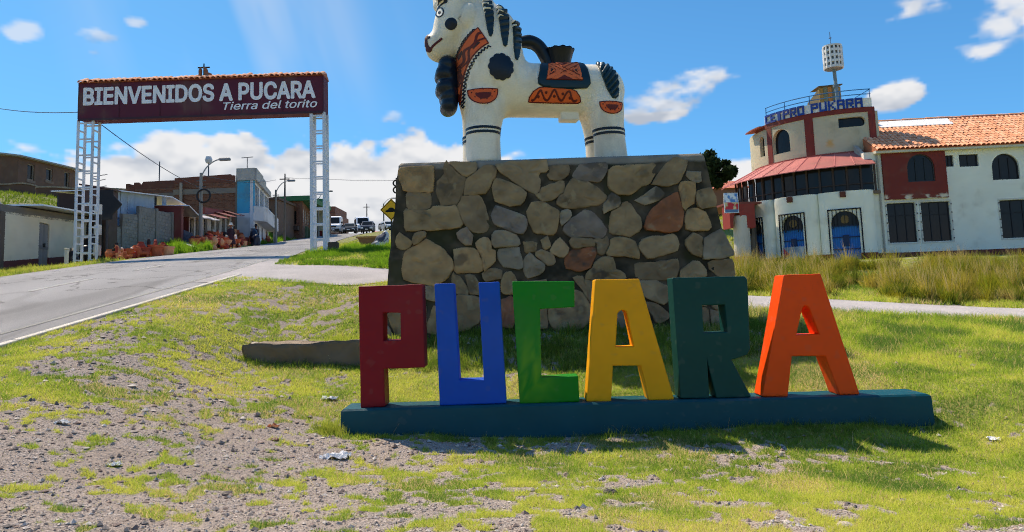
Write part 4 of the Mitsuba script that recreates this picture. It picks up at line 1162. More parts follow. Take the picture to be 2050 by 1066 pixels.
# the porch column left of the doors
px_, py_ = 14.35, 45.2
put(hall, 'porch_column', lathe([(.50, 2.6), (.50, 6.25), (.46, 6.3)], (px_, py_, 0), 24), 'mat_worn', lin(206, 200, 190) * .85, .06, smooth=False)
put(hall, 'column_foot', lathe([(.53, 2.6), (.53, 3.72), (.50, 3.73)], (px_, py_, 0), 24), 'mat_worn', lin(146, 50, 42), .1)
F_ = frame((px_ - 1.1, py_ - .6, 0), (math.cos(.12), math.sin(.12)))
cap = rect(.25, 1.9, 5.5, 7.0).difference(Polygon([(.45, 5.3), (1.0, 5.3), (1.0, 6.1), (.85, 6.5), (.6, 6.4), (.45, 6.0)]))
put(hall, 'porch_arch', moved(slab_poly(cap, 0, 1.1), F_), 'mat_worn', lin(140, 48, 40), .08)
put(hall, 'porch_wall', bx(15.3, 15.42, 45.6, 48, 2.6, 7.0), 'mat_worn', lin(60, 56, 54), .1)
put(hall, 'porch_ceiling', moved(slab_poly(rect(.2, 2.4, 7.0, 7.12), 0, 5.5), F_), 'mat_worn', lin(120, 60, 50), .08)
t = thing('printed_banner', 'printed landscape poster hung above the porch of the round building', 'poster')
F_ = frame((13.15, 44.45, 0), (math.cos(.16), math.sin(.16)))
put(t, 'frame', moved(slab_poly(rect(0, .95, 6.42, 7.68), 0, .04), F_), 'mat_flat', lin(220, 224, 230) * .85)
sx, sz = np.meshgrid(np.linspace(.04, .91, 24), np.linspace(6.46, 7.64, 30), indexing='ij')
m = moved(grid_mesh(sx, sx * 0 - .006, sz), F_)
k_ = (sz.ravel() - 6.46) / 1.18
q = meshkit.fbm(np.stack([sx.ravel() * 6, k_ * 5, k_ * 0], -1), 4, 3)
c = np.where((k_ > .52)[:, None], lin(80, 130, 200) + (lin(220, 228, 236) - lin(80, 130, 200)) * sstep(.45, .6, q)[:, None], np.where((q > .5)[:, None], lin(190, 60, 70), lin(210, 190, 150)))
c = np.where((k_ < .14)[:, None], lin(90, 120, 160), c)
put(t, 'print', m, 'mat_flat', color=c)
# long wing
W = frame((21.2, 42.2, 0), (math.cos(math.radians(-5)), math.sin(math.radians(-5))))
L = 14.0
holes = [arch(6.8, 8.3, 7.52, 9.05), rect(4.25, 4.72, 8.42, 9.1), rect(5.03, 6.1, 8.38, 9.1), rect(.76, 2.34, 4.1, 6.42), rect(2.66, 4.26, 4.1, 6.4), rect(7.02, 9.6, 4.12, 6.32), arch(10.6, 12.1, 7.52, 9.05), rect(10.6, 12.9, 4.12, 6.32)]
wall = rect(-.3, L, 3.52, 9.50).difference(shapely.union_all(holes))
put(hall, 'wall', moved(fine(slab_poly(wall, 0, .3), .4), W), 'mat_worn', WHITE, .06, .8)
put(hall, 'plinth', moved(fine(slab_poly(rect(-.3, L, 2.2, 3.52), -.03, .3), .5), W), 'mat_worn', lin(96, 30, 34), .12)
for i, h in enumerate(holes):
    win = numbered(f'{hall}__window')
    x0, z0, x1, z1 = h.bounds
    put(None, win, moved(slab_poly(h, .17, .19), W), 'mat_glass')
    fr = h.difference(h.buffer(-.05, join_style=2))
    put(win, 'frame', moved(slab_poly(fr, .12, .165), W), 'mat_flat', lin(52, 54, 58))
    n = max(1, int((x1 - x0) / .7))
    for k in range(1, n + 1):
        x = x0 + (x1 - x0) * k / (n + 1)
        zt = z1 - .06 if not (i in (0, 6)) else z0 + 1.3
        put(win, 'mullion', moved(slab_poly(rect(x - .02, x + .02, z0 + .05, zt), .13, .165), W), 'mat_flat', lin(40, 42, 48))
    if z1 - z0 > 2:
        put(win, 'mullion', moved(slab_poly(rect(x0 + .05, x1 - .05, z1 - .75, z1 - .71), .125, .16), W), 'mat_flat', lin(40, 42, 48))
        put(win, 'surround', moved(slab_poly(h.buffer(.10, join_style=2).difference(h.buffer(.02, join_style=2)), -.035, .0), W), 'mat_worn', lin(206, 206, 198) * .9, .05)
        for x in (x0 - .07, x1 + .07):
            for z in np.linspace(z0 + .15, z1 - .15, 5):
                put(win, 'bracket', moved(slab_poly(rect(x - .025, x + .025, z - .035, z + .035), -.075, -.038), W), 'mat_flat', lin(48, 48, 52))
rb = rect(.66, 4.2, 6.62, 9.38).difference(arch(2.02, 3.55, 7.60, 9.24))
m = fine(slab_poly(rb, -.16, -.005), .22)
v = np.array(m.vertices)
c = tint(m, lin(112, 34, 24), .10, 1.5, 5)
pe = sstep(.56, .60, meshkit.fbm(v * V3(3, 1, 4) + 2, 4, 7)) * sstep(6.95, 6.75, v[:, 2])
put(hall, 'red_bay', moved(m, W), 'mat_worn', color=c * (1 - pe[:, None]) + lin(220, 210, 190) * .85 * pe[:, None])
win = put(hall, 'window', moved(slab_poly(arch(2.02, 3.55, 7.60, 9.24), -.03, -.008), W), 'mat_glass')
h = arch(2.02, 3.55, 7.60, 9.24)
put(win, 'frame', moved(slab_poly(h.difference(h.buffer(-.05, join_style=2)), -.085, -.035), W), 'mat_flat', lin(70, 66, 66))
for x in (2.53, 3.04):
    put(win, 'mullion', moved(slab_poly(rect(x - .02, x + .02, 7.66, 9.0), -.08, -.035), W), 'mat_flat', lin(40, 50, 58))
put(hall, 'drain_pipe', moved(tube([(.42, -.06, 3.5), (.42, -.06, 9.3)], .06, 8), W), 'mat_worn', lin(160, 158, 150))
put(hall, 'fascia', moved(slab_poly(rect(.25, L, 9.36, 9.52), -.40, -.003), W), 'mat_worn', lin(216, 212, 190) * .85, .08)
# roof: bed and clay tiles
zE, yE, zR, yR = 9.52, -.48, 12.15, 4.1
sl = math.hypot(yR - yE, zR - zE)
bed = trimesh.convex.convex_hull(np.array([(x, y, z) for x in (.28, L) for y, z in ((yE + .04, zE), (yR, zR - .02), (9.0, zE), (yE + .04, zE - .03))]))
put(hall, 'roof_bed', moved(bed, W), 'mat_worn', lin(176, 98, 62), .15)
TV = tile_variants(.50, .132, .112, 4)
rng = np.random.default_rng(12)
pitch, ncol, nrow = .262, 54, 12
ang = math.atan2(zR - zE, yR - yE)
rest = []
cnt = 0
for r_ in range(nrow):
    for k in range(ncol):
        x = -.35 + k * pitch + rng.normal(0, .008)
        y0 = r_ * sl / nrow
        if x < .3:
            continue
        sunk = .5 * (meshkit.fbm(V3(x * .3, y0 * .3, 2.)[None], 3, 2)[0] - .5) * .16
        if 1.7 < x - .12 * y0 < 5.9 and r_ >= nrow - 3:
            continue
        M = np.eye(4)
        tw_ = rng.normal(0, .03)
        e1 = V3(tw_, math.cos(ang - .03), math.sin(ang - .03))
        e1 /= np.linalg.norm(e1)
        M[:3, 1], M[:3, 0] = e1, (1, 0, 0)
        M[:3, 2] = np.cross((1, 0, 0), e1)
        M[:3, 3] = (x, yE + y0 * math.cos(ang), zE + y0 * math.sin(ang) + .02 + sunk + rng.normal(0, .006))
        Mw = W @ M
        if x < 9.2 and cnt < 290:
            place(f'{hall}__roof_tile', TV[rng.integers(5)], Mw)
            cnt += 1
        else:
            m = barrel_tile(.50, .132, .112)
            m.apply_transform(Mw)
            rest.append((m, CLAY[rng.integers(5)] * rng.uniform(.88, 1.1)))
put(hall, 'upper_tiles', cat([m for m, _ in rest]), 'mat_flat', color=np.vstack([np.tile(c, (len(m.vertices), 1)) for m, c in rest]), kind='stuff')
for k in range(6):
    x0 = 1.55 + k * .74
    m = trimesh.convex.convex_hull(np.array([(x0 + dx + .12 * yy_, yE + yy_ * math.cos(ang), zE + yy_ * math.sin(ang) + h_) for dx in (0, .72) for yy_ in (sl * .74, sl * 1.0) for h_ in (.10, .125)]))
    put(hall, 'clear_sheet', moved(m, W), 'mat_flat', lin(232, 232, 230), .03)
for k in range(20):
    M = W @ trimesh.transformations.translation_matrix((.3 + k * .72, yR, zR + .06 + rng.normal(0, .012))) @ trimesh.transformations.rotation_matrix(-math.pi / 2, (0, 0, 1))
    place(f'{hall}__ridge_tile', TV[rng.integers(5)], M @ np.diag([1.2, 1.5, 1.2, 1]))
put(hall, 'end_wall', moved(trimesh.convex.convex_hull(np.array([(x, y, z) for x in (-.28, -.05) for y, z in ((.31, 3), (8.7, 3), (.31, 9.45), (8.7, 9.45), (4.1, 12.0))])), W), 'mat_worn', lin(180, 176, 166) * .85, .08)

# ---------------------------------------------------------------- the town along the left of the street
SD = V3(-.196, .98, 0)
ADOBE, GREY = lin(98, 70, 54), lin(132, 128, 124)


def block(parent, name, M, poly, depth, mat='mat_worn', rgb=GREY, var=.1, size=.6, **k):
    m = slab_poly(poly, 0, depth)
    if mat == 'mat_brick':
        v = np.array(m.vertices)
        return put(parent, name, moved(m, M), mat, uv=np.stack([v[:, 0] + v[:, 1], v[:, 2]], -1), **k)
    return put(parent, name, moved(fine(m, size), M), mat, rgb, var, **k)


# low white house with the plank door
t = thing('roadside_house', 'low white house with a plank door and a dark red base at the left edge', 'house')
W1 = frame((-19.8, 28.0, 0), SD[:2])
door = rect(3.13, 4.15, 3.4, 5.56)
block(t, 'wall', W1, Polygon([(-7, 3.0), (9.8, 4.62), (9.8, 6.22), (-7, 5.2)]).difference(door), .3, rgb=lin(222, 210, 188) * .92, var=.06)
block(t, 'dado', frame((-19.8 + .02, 28.0, 0), SD[:2]), Polygon([(-7, 1.8), (9.8, 3.0), (9.8, 4.62), (-7, 3.0)]).difference(door), .31, rgb=lin(92, 34, 36), var=.14)
dk = numbered(f'{t}__door')
for k in range(6):
    put(None if k == 0 else dk, dk if k == 0 else 'plank', moved(slab_poly(rect(3.14 + k * .168, 3.14 + k * .168 + .158, 3.5, 5.54), .05, .09), W1), 'mat_worn', lin(128, 124, 124) * (.85 + .1 * (k % 3)), .12, 5)
put(dk, 'rail', moved(slab_poly(rect(3.16, 4.13, 4.42, 4.56), .02, .05), W1), 'mat_worn', lin(110, 106, 106))
put(dk, 'padlock', moved(slab_poly(rect(3.62, 3.74, 4.5, 4.68), -.02, .02), W1), 'mat_flat', lin(50, 48, 46))
block(t, 'eave_beam', W1, Polygon([(-7.3, 5.12), (10.3, 6.14), (10.3, 6.5), (-7.3, 5.48)]), .9, rgb=lin(104, 98, 94), var=.15)
m = slab_poly(Polygon([(1.6, 6.06), (10.9, 6.60), (10.9, 6.66), (1.6, 6.12)]), -.75, 1.4)
put(t, 'roof_sheet', moved(m, W1), 'mat_metal', lin(220, 222, 230), .05)
block(t, 'roof', W1, Polygon([(-7.3, 5.35), (9.8, 6.38), (9.8, 6.48), (-7.3, 5.45)]), 6, rgb=lin(120, 110, 100), var=.2)
block(t, 'side_wall', frame((-21.7, 37.6, 0), (-1, -.2)), rect(0, 5, 3.2, 6.3), .25, rgb=lin(96, 84, 78))
put(t, 'corner_post', moved(slab_poly(rect(-.45, -.05, 2.8, 5.6), -.08, .3), W1), 'mat_worn', lin(86, 72, 64), .2)
put(t, 'stick', tube([V3(-23.2, 33.2, 6.2), V3(-23.9, 32.8, 7.35)], .05, 6), 'mat_worn', lin(200, 196, 186))
# dark shop end behind the lattice tower
t = thing('dark_shed', 'dark brown shed end behind the left lattice tower', 'shed')
W2 = frame((-21.75, 36.3, 0), (1, 0))
block(t, 'wall', W2, Polygon([(0, 3.5), (1.4, 3.5), (1.4, 7.75), (0, 8.0)]), .8, rgb=lin(74, 52, 44), var=.2)
put(t, 'roof', moved(slab_poly(Polygon([(-.1, 8.04), (1.5, 7.76), (1.5, 7.84), (-.1, 8.12)]), -.1, .9), W2), 'mat_worn', lin(90, 62, 52), .2)
put(t, 'door', moved(slab_poly(rect(.3, 1.15, 3.8, 6.0), -.04, -.004), W2), 'mat_worn', lin(30, 26, 26))
# stepped block wall
t = thing('block_wall', 'grey cement block wall stepping up along the street', 'wall')
W3 = frame((-20.8, 36.6, 0), (-.028, 1))
for s0, s1, za, zc in ((0, 1.9, 6.0, 6.12), (1.9, 3.7, 6.85, 6.98), (3.7, 5.8, 7.5, 7.56), (5.8, 7.9, 7.50, 7.58)):
    zf = lambda s_: 4.1 + .22 * s_
    # courses of blocks in each bay, the joints left open
    row, zz = 0, zf(s0) + .1
    bay = numbered(f'{t}__bay')
    put(None, bay, moved(slab_poly(Polygon([(s0 + .02, zf(s0) - .4), (s1 - .02, zf(s1) - .4), (s1 - .02, zc - .02), (s0 + .02, za - .02)]), .02, .17), W3), 'mat_worn', lin(116, 112, 108), .14)
    while zz < min(za, zc) - .1:
        x = s0 + .03 - (.2 if row % 2 else 0)
        while x < s1 - .05:
            a_, b_ = max(x, s0 + .03), min(x + .385, s1 - .03)
            if b_ - a_ > .08:
                put(bay, 'block', moved(slab_poly(rect(a_, b_, zz, min(zz + .188, min(za, zc) - .02)), -.003 - .006 * ((row * 7 + int(x * 10)) % 3), .03), W3), 'mat_worn', lin(128, 124, 120) * (.9 + .05 * ((row * 3 + int(x * 7)) % 4)), .08)
            x += .40
        zz += .20
        row += 1
    put(t, 'pier', moved(slab_poly(rect(s1 - .13, s1 + .13, zf(s1) - .4, zc + .03), -.06, .24), W3), 'mat_worn', lin(120, 116, 112), .12)
# corrugated shed over the wall
t = thing('corrugated_shed', 'shed of pale corrugated sheets above the grey block wall', 'shed')
W4 = frame((-21.6, 36.6, 0), (-.028, 1))


def corrugated(s0, s1, zb0, zt0, zt1, amp=.02, per=.09):
    n = max(6, int((s1 - s0) / per * 4))
    s_ = np.linspace(s0, s1, n)
    y_ = amp * np.sin(s_ / per * 2 * np.pi)
    top = zt0 + (zt1 - zt0) * (s_ - s0) / (s1 - s0)
    bot = np.full(n, zb0)
    v = np.vstack([np.stack([s_, y_, bot], -1), np.stack([s_, y_, top], -1), np.stack([s_, y_ + .012, bot], -1), np.stack([s_, y_ + .012, top], -1)])
    f = []
    for i in range(n - 1):
        f += [[i, i + 1, n + i + 1], [i, n + i + 1, n + i], [2 * n + i, 3 * n + i + 1, 2 * n + i + 1], [2 * n + i, 3 * n + i, 3 * n + i + 1], [n + i, n + i + 1, 3 * n + i + 1], [n + i, 3 * n + i + 1, 3 * n + i]]
    return trimesh.Trimesh(v, f, process=False)


zt = lambda s_: 7.92 + .088 * s_
edges = [1.75, 2.5, 3.2, 4.0, 4.8, 5.6, 6.4, 7.2]
for i, (a_, b_) in enumerate(zip(edges[:-1], edges[1:])):
    put(t, 'sheet', moved(corrugated(a_ + .01, b_ - .01, (6.0 if i < 2 else 6.6), zt(a_), zt(b_)), W4), 'mat_worn', lin(170, 186, 204) * (1 + .07 * math.sin(i * 3.1)), .06)
put(t, 'sheet', moved(corrugated(8.3, 8.8, 6.8, zt(8.3), zt(8.8)), W4), 'mat_worn', lin(170, 186, 204), .06)
put(t, 'dark_opening', moved(slab_poly(Polygon([(7.2, 6.6), (8.3, 6.6), (8.3, zt(8.3)), (7.2, zt(7.2))]), .35, .4), W4), 'mat_flat', lin(50, 62, 74))
put(t, 'rear', moved(slab_poly(Polygon([(1.75, 4.5), (8.8, 4.5), (8.8, 8.5), (1.75, 7.9)]), 2.5, 2.6), W4), 'mat_flat', lin(60, 60, 64))
put(t, 'roof', moved(slab_poly(Polygon([(1.5, zt(1.5) + .01), (8.9, zt(8.9) + .01), (11.2, zt(8.9) - .25), (11.2, zt(8.9) - .20), (8.9, zt(8.9) + .06), (1.5, zt(1.5) + .06)]), -.35, 2.8), W4), 'mat_metal', lin(226, 222, 226), .05)
put(t, 'end_wall', moved(slab_poly(rect(0, 2.5, 4.5, 7.95), 0, .08), frame((-21.72, 38.36, 0), (-1, 0))), 'mat_flat', lin(60, 48, 44))
t = thing('red_kiosk', 'narrow dark red kiosk at the end of the block wall', 'kiosk')
W5 = frame((-21.05, 44.65, 0), SD[:2])
put(t, 'side_panel', moved(slab_poly(rect(0, .5, 5.5, 8.05), -.5, 1.5), W5), 'mat_worn', lin(112, 44, 40), .12)
put(t, 'back_panel', moved(slab_poly(rect(.5, 3.2, 5.5, 7.9), .9, 1.0), W5), 'mat_worn', lin(84, 30, 32), .12)
put(t, 'side_panel', moved(slab_poly(rect(3.2, 3.4, 5.5, 7.9), -.2, 1.2), W5), 'mat_worn', lin(96, 38, 36), .12)
put(t, 'counter', moved(slab_poly(rect(.6, 3.1, 5.6, 6.6), -.5, .2), W5), 'mat_worn', lin(24, 36, 66), .12)
put(t, 'awning', moved(slab_poly(Polygon([(.2, 8.06), (3.2, 7.72), (3.2, 7.78), (.2, 8.12)]), -.9, 1.5), W5), 'mat_metal', lin(214, 208, 214), .05)

# shop row below the brick building
t = thing('shop_row', 'row of low whitewashed shop fronts with dark doorways and tin awnings', 'shops')
SD6 = V3(-.148, .989, 0)
W6 = frame((-21.75, 48.3, 0), SD6[:2])
zf = lambda s_: 5.8 + .14 * s_
top = lambda s_: 8.05 + .105 * s_
ops = []
for k, s_ in enumerate((.5, 1.8, 3.9, 5.9, 7.4, 9.2, 10.7)):
    ops.append(rect(s_, s_ + .95, zf(s_) - .3, zf(s_) + 1.95))
block(t, 'wall', W6, Polygon([(0, 5.0), (12.3, 6.8), (12.3, top(12.3)), (0, top(0))]).difference(shapely.union_all(ops)), .25, rgb=lin(190, 180, 168) * .9, var=.1)
for o in ops:
    put(t, 'doorway', moved(slab_poly(o, .2, .24), W6), 'mat_flat', lin(26, 24, 26))
for k, (a_, b_, dz) in enumerate(((-.3, 1.6, .0), (1.9, 3.9, -.1), (4.2, 6.8, .05), (7.0, 9.4, .2), (9.5, 12.2, .35))):
    c = [lin(206, 196, 196), lin(214, 206, 206), lin(120, 50, 48), lin(110, 44, 44), lin(96, 40, 40)][k]
    M_ = frame((W6[0, 3] + SD6[0] * a_, W6[1, 3] + SD6[1] * a_, 0), SD6[:2])
    L_ = b_ - a_
    z0_ = top(a_) + dz
    m = trimesh.convex.convex_hull(np.array([(s_, y_, z_ + h_ + .1 * s_) for s_ in (0, L_) for y_, z_ in ((-1.1, z0_ - .38), (.1, z0_)) for h_ in (0, .05)]))
    put(t, 'awning', moved(m, M_), 'mat_metal' if k < 2 else 'mat_worn', c, .08)
block(t, 'upper_wall', frame((-22.4, 52.5, 0), SD6[:2]), Polygon([(0, 8.4), (8, 9.2), (8, 9.7), (0, 9.0)]), .2, rgb=lin(120, 44, 40), var=.15)

# brick building and white building with balcony
t = thing('brick_building', 'unfinished red brick building with bare side wall and concrete ring beam', 'building')
W7 = frame((-33.0, 61.3, 0), (1, 0))
block(t, 'wall', W7, rect(4.2, 9.7, 5.5, 12.35), .3, 'mat_brick')
block(t, 'wall', frame((-33.0, 61.9, 0), (1, 0)), rect(.5, 4.2, 5.5, 12.1).difference(shapely.union_all([rect(1.7, 2.9, 10.0, 11.4), rect(3.2, 4.0, 10.0, 11.4)])), .3, 'mat_brick')
for a_ in ((1.7, 2.9), (3.2, 4.0)):
    put(t, 'window', moved(slab_poly(rect(*a_, 10.0, 11.4), .2, .24), frame((-33.0, 61.9, 0), (1, 0))), 'mat_glass')
block(t, 'ring_beam', W7, rect(4.15, 9.75, 11.45, 11.85), .33, rgb=lin(120, 112, 106)) if False else put(t, 'ring_beam', moved(fine(slab_poly(rect(4.1, 9.75, 11.4, 11.85), -.05, .3), .5), W7), 'mat_worn', lin(122, 112, 104), .15)
put(t, 'ring_beam', moved(fine(slab_poly(rect(.4, 4.2, 11.3, 11.7), .55, .9), .5), W7), 'mat_worn', lin(116, 104, 96), .15)
put(t, 'parapet', moved(slab_poly(Polygon([(4.2, 12.36), (9.3, 12.36), (9.3, 12.95), (9.05, 12.95), (9.0, 13.05), (4.2, 12.85)]), 0, .25), W7), 'mat_worn', lin(104, 56, 40), .2, 3)
put(t, 'parapet', moved(slab_poly(Polygon([(.4, 12.1), (4.0, 12.1), (4.0, 12.8), (1.2, 12.75), (1.0, 12.45), (.8, 12.7), (.4, 12.7)]), .62, .85), W7), 'mat_worn', lin(96, 52, 38), .2, 3)
put(t, 'column', moved(slab_poly(rect(9.45, 9.72, 5.5, 12.9), -.06, .3), W7), 'mat_worn', lin(120, 108, 98), .12)
block(t, 'rear_wall', frame((-33.0, 61.9, 0), (.1, 1)), rect(0, 9, 5.5, 12.6), .3, 'mat_brick')
for x_ in (2.3, 6.6):
    put(t, 'water_pipe', moved(tube([(x_, 1.2, 12.2), (x_, 1.2, 14.6)], .05, 6), W7), 'mat_flat', lin(96, 100, 106))
put(t, 'globe_lamp', moved(lathe([(.001, 14.25), (.22, 14.32), (.32, 14.6), (.22, 14.9), (.001, 14.98)], (6.6, 1.2, 0), 12), W7), 'mat_worn', lin(190, 196, 204))
t = thing('balcony_building', 'two storey white building with a turquoise corner and a rounded balcony', 'building')
W8 = frame((-23.3, 61.0, 0), (1, 0))
W9 = frame((-21.9, 61.0, 0), (-.205, .98))
block(t, 'end_wall', W8, rect(0, 1.4, 5.5, 9.6), .3, rgb=lin(206, 206, 210) * .9, var=.06)
block(t, 'end_wall', W8, rect(0, 1.4, 10.85, 12.4), .3, rgb=lin(60, 150, 186), var=.06, label='turquoise upper corner')
block(t, 'end_wall', W8, rect(0, 1.4, 9.6, 10.85), .3, rgb=lin(60, 150, 186), var=.06)
ops = [rect(.7, 1.5, 6.6, 8.7), rect(2.5, 3.6, 6.2, 8.7), rect(5.0, 6.0, 7.0, 8.9), rect(8.0, 9.4, 6.8, 8.9)]
ups = [rect(.5, 3.2, 10.3, 12.2), rect(4.0, 6.4, 10.3, 12.2), rect(7.2, 9.6, 10.4, 12.2)]
block(t, 'wall', W9, rect(0.01, 10, 5.5, 12.4).difference(shapely.union_all(ops + ups)), .3, rgb=lin(208, 208, 214) * .92, var=.06)
for o in ops:
    put(t, 'door' if o.bounds[1] < 6.5 else 'window', moved(slab_poly(o, .2, .24), W9), 'mat_flat', lin(58, 56, 70))
for o in ups:
    w_ = put(t, 'window', moved(slab_poly(o, .1, .14), W9), 'mat_glass')
    for k in range(1, 3):
        x = o.bounds[0] + (o.bounds[2] - o.bounds[0]) * k / 3
        put(w_, 'mullion', moved(slab_poly(rect(x - .05, x + .05, o.bounds[1], o.bounds[3]), .0, .09), W9), 'mat_flat', lin(200, 204, 210) * .9)
a = np.linspace(0, 1, 14)
sb = a * 9.9
dep = .95 * np.minimum(1, np.sqrt(np.clip(a / .12, 0, 1)))
pts = [(s_, -d_) for s_, d_ in zip(sb, dep)] + [(9.9, 0), (0, 0)]
bal = trimesh.creation.extrude_polygon(Polygon(pts).buffer(0), 1.25, engine='earcut')
bal.apply_translation((0, 0, 8.95))
put(t, 'balcony', moved(bal, W9), 'mat_worn', lin(204, 202, 206) * .9, .06)
put(t, 'pillar', moved(slab_poly(rect(9.4, 9.75, 6.0, 8.95), -.85, -.5), W9), 'mat_worn', lin(200, 196, 186) * .9)
put(t, 'parapet', moved(slab_poly(Polygon([(-.05, 12.41), (10, 12.41), (10, 12.9), (6.2, 12.9), (6.2, 13.3), (4.2, 13.3), (4.2, 13.45), (-.05, 13.45)]), -.25, .2), W9), 'mat_worn', lin(160, 158, 156), .1)
put(t, 'parapet', moved(slab_poly(rect(-.05, 1.5, 12.41, 13.45), -.12, .2), W8), 'mat_worn', lin(168, 164, 160), .1)
put(t, 'antenna', cat([bar((-22.6, 61.4, 13.4), (-22.6, 61.4, 14.5), .05), bar((-23.1, 61.4, 14.45), (-22.1, 61.4, 14.5), .05)]), 'mat_flat', lin(70, 74, 80))
put(t, 'rear_block', moved(slab_poly(rect(1.3, 9.9, 5.5, 12.4), 6, 6.2), W9), 'mat_flat', lin(150, 140, 130))

# houses further up the street
t = thing('brown_house', 'dark brown adobe house next up the street from the white building', 'house')
put(t, 'wall', bx(-28.4, -25.4, 78, 84, 7.5, 13.2), 'mat_worn', lin(88, 64, 50), .18)
put(t, 'roof', bx(-28.6, -25.2, 77.8, 84.2, 13.2, 13.45), 'mat_worn', lin(80, 58, 50), .2)
put(t, 'window', bx(-26.9, -26.1, 77.94, 77.99, 11.0, 12.2), 'mat_glass')
t = thing('green_roof_house', 'brown brick house under a long green roof edge', 'house')
W10 = frame((-27.3, 84.5, 0), (1, 0))
W11 = frame((-24.6, 84.5, 0), (-.17, .98))
block(t, 'wall', W10, rect(0, 2.7, 8, 13.9).difference(rect(.9, 2.0, 11.2, 12.8)), .3, 'mat_brick')
put(t, 'window', moved(slab_poly(rect(.9, 2.0, 11.2, 12.8), .2, .24), W10), 'mat_glass')
ops = [rect(1.2, 2.0, 11.6, 13.2), rect(3.6, 4.4, 11.6, 13.2), rect(6.0, 6.8, 11.7, 13.3)]
block(t, 'wall', W11, rect(0.01, 9, 8, 13.9).difference(shapely.union_all(ops)), .3, rgb=lin(112, 78, 58), var=.12)
for o in ops:
    put(t, 'window', moved(slab_poly(o, .05, .1), W11), 'mat_worn', lin(206, 206, 200) * .9)
for s_ in (.9, 2.4, 4.2, 6.2):
    put(t, 'pillar', moved(slab_poly(rect(s_, s_ + .25, 8.4, 11.0), -.5, -.2), W11), 'mat_worn', lin(74, 92, 66))
put(t, 'roof_edge', cat([bx(-27.8, -23.6, 83.9, 94, 13.9, 14.45), bx(-27.8, -23.5, 90.0, 92.9, 14.0, 14.9)]), 'mat_worn', lin(52, 106, 64), .1)
put(t, 'balcony', moved(slab_poly(rect(0, 2.4, 10.4, 10.9), -.8, 0), W10), 'mat_worn', lin(66, 52, 46))
t = thing('cream_house', 'cream house front beyond the right lattice tower', 'house')
W12 = frame((-25.8, 93, 0), (1, 0))
block(t, 'wall', W12, rect(0, 1.9, 9, 14.0).difference(rect(.5, 1.3, 9.5, 11.2)), .3, rgb=lin(196, 190, 160) * .9, var=.06)
put(t, 'door', moved(slab_poly(rect(.5, 1.3, 9.5, 11.2), .1, .14), W12), 'mat_worn', lin(120, 40, 36))
block(t, 'side', frame((-23.9, 93, 0), (-.17, .98)), rect(0, 7, 9, 14.0), .3, rgb=lin(120, 96, 80), var=.1)
t = thing('far_brick_house', 'small brick house at the crest of the street left of the vans', 'house')
put(t, 'wall', bx(-34.5, -30.4, 124, 134, 11, 17.4), 'mat_worn', lin(120, 74, 56), .15)
put(t, 'upper_wall', bx(-32.6, -30.5, 124.2, 133, 17.4, 18.6), 'mat_worn', lin(112, 66, 50), .15)
for x_ in (-33.8, -32.2):
    put(t, 'window', bx(x_, x_ + .8, 123.93, 123.99, 14.5, 16), 'mat_glass')
t = thing('pink_house', 'tiny pink roofed house at the far crest of the street', 'house')
put(t, 'wall', bx(-26.6, -22.4, 139, 143, 12.5, 14.6), 'mat_worn', lin(206, 190, 180) * .9)
put(t, 'roof', trimesh.convex.convex_hull(np.array([(x, y, z) for x in (-26.9, -22.1) for y, z in ((138.6, 14.6), (143.4, 14.6), (141, 15.7))])), 'mat_worn', lin(206, 120, 116))
t = thing('hill_house', 'brown brick house on the hill between the pedestal and the round building', 'house')
put(t, 'wall', bx(24.2, 29.5, 90, 96, 8, 14.6), 'mat_worn', lin(122, 84, 62), .15)
put(t, 'roof', trimesh.convex.convex_hull(np.array([(x, y, z) for x in (23.9, 29.8) for y, z in ((89.5, 14.5), (96.5, 14.5), (93, 15.9))])), 'mat_worn', lin(190, 110, 84), .12)
put(t, 'door', bx(25.4, 26.4, 89.94, 89.99, 9.5, 12.0), 'mat_flat', lin(56, 40, 34))

# dark adobe house high on the left, with old adobe walls below it
t = thing('adobe_house', 'two storey dark adobe house high on the left hillside', 'house')
W13 = frame((-60, 87, 0), (0, 1))
ops = [rect(1.7, 3.0, 18.4, 20.4), rect(5.3, 6.6, 18.9, 20.5), rect(9.1, 10.2, 18.6, 20.7), rect(4.3, 5.6, 16.0, 17.6), rect(6.9, 8.0, 16.0, 17.6)]
block(t, 'wall', W13, Polygon([(0, 12), (12, 12), (12, 21.3), (0, 20.85)]).difference(shapely.union_all(ops)), .4, rgb=ADOBE, var=.2)
for i, o in enumerate(ops):
    w_ = put(t, 'window', moved(slab_poly(o, .25, .3), W13), 'mat_glass')
    put(w_, 'frame', moved(slab_poly(o.difference(o.buffer(-.12, join_style=2)), .12, .24), W13), 'mat_worn', lin(140, 128, 116))
    put(w_, 'sill', moved(slab_poly(rect(o.bounds[0] - .2, o.bounds[2] + .2, o.bounds[1] - .35, o.bounds[1] - .02), -.06, .1), W13), 'mat_worn', lin(120, 100, 86))
W14 = frame((-66, 87, 0), (1, 0))
block(t, 'end_wall', W14, Polygon([(0, 12), (6, 12), (6, 20.85), (0, 21.6)]).difference(rect(2.2, 3.6, 18.4, 20.2)), .4, rgb=ADOBE, var=.2)
put(t, 'window', moved(slab_poly(rect(2.2, 3.6, 18.4, 20.2), .2, .26), W14), 'mat_glass')
put(t, 'roof', trimesh.convex.convex_hull(np.array([(x, y, z) for y, q in ((86.4, 0), (99.6, .5)) for x, z in ((-59.3, 20.82 + q), (-66.5, 21.9 + q), (-59.3, 21.0 + q), (-66.5, 22.1 + q))])), 'mat_worn', lin(150, 150, 154), .12)
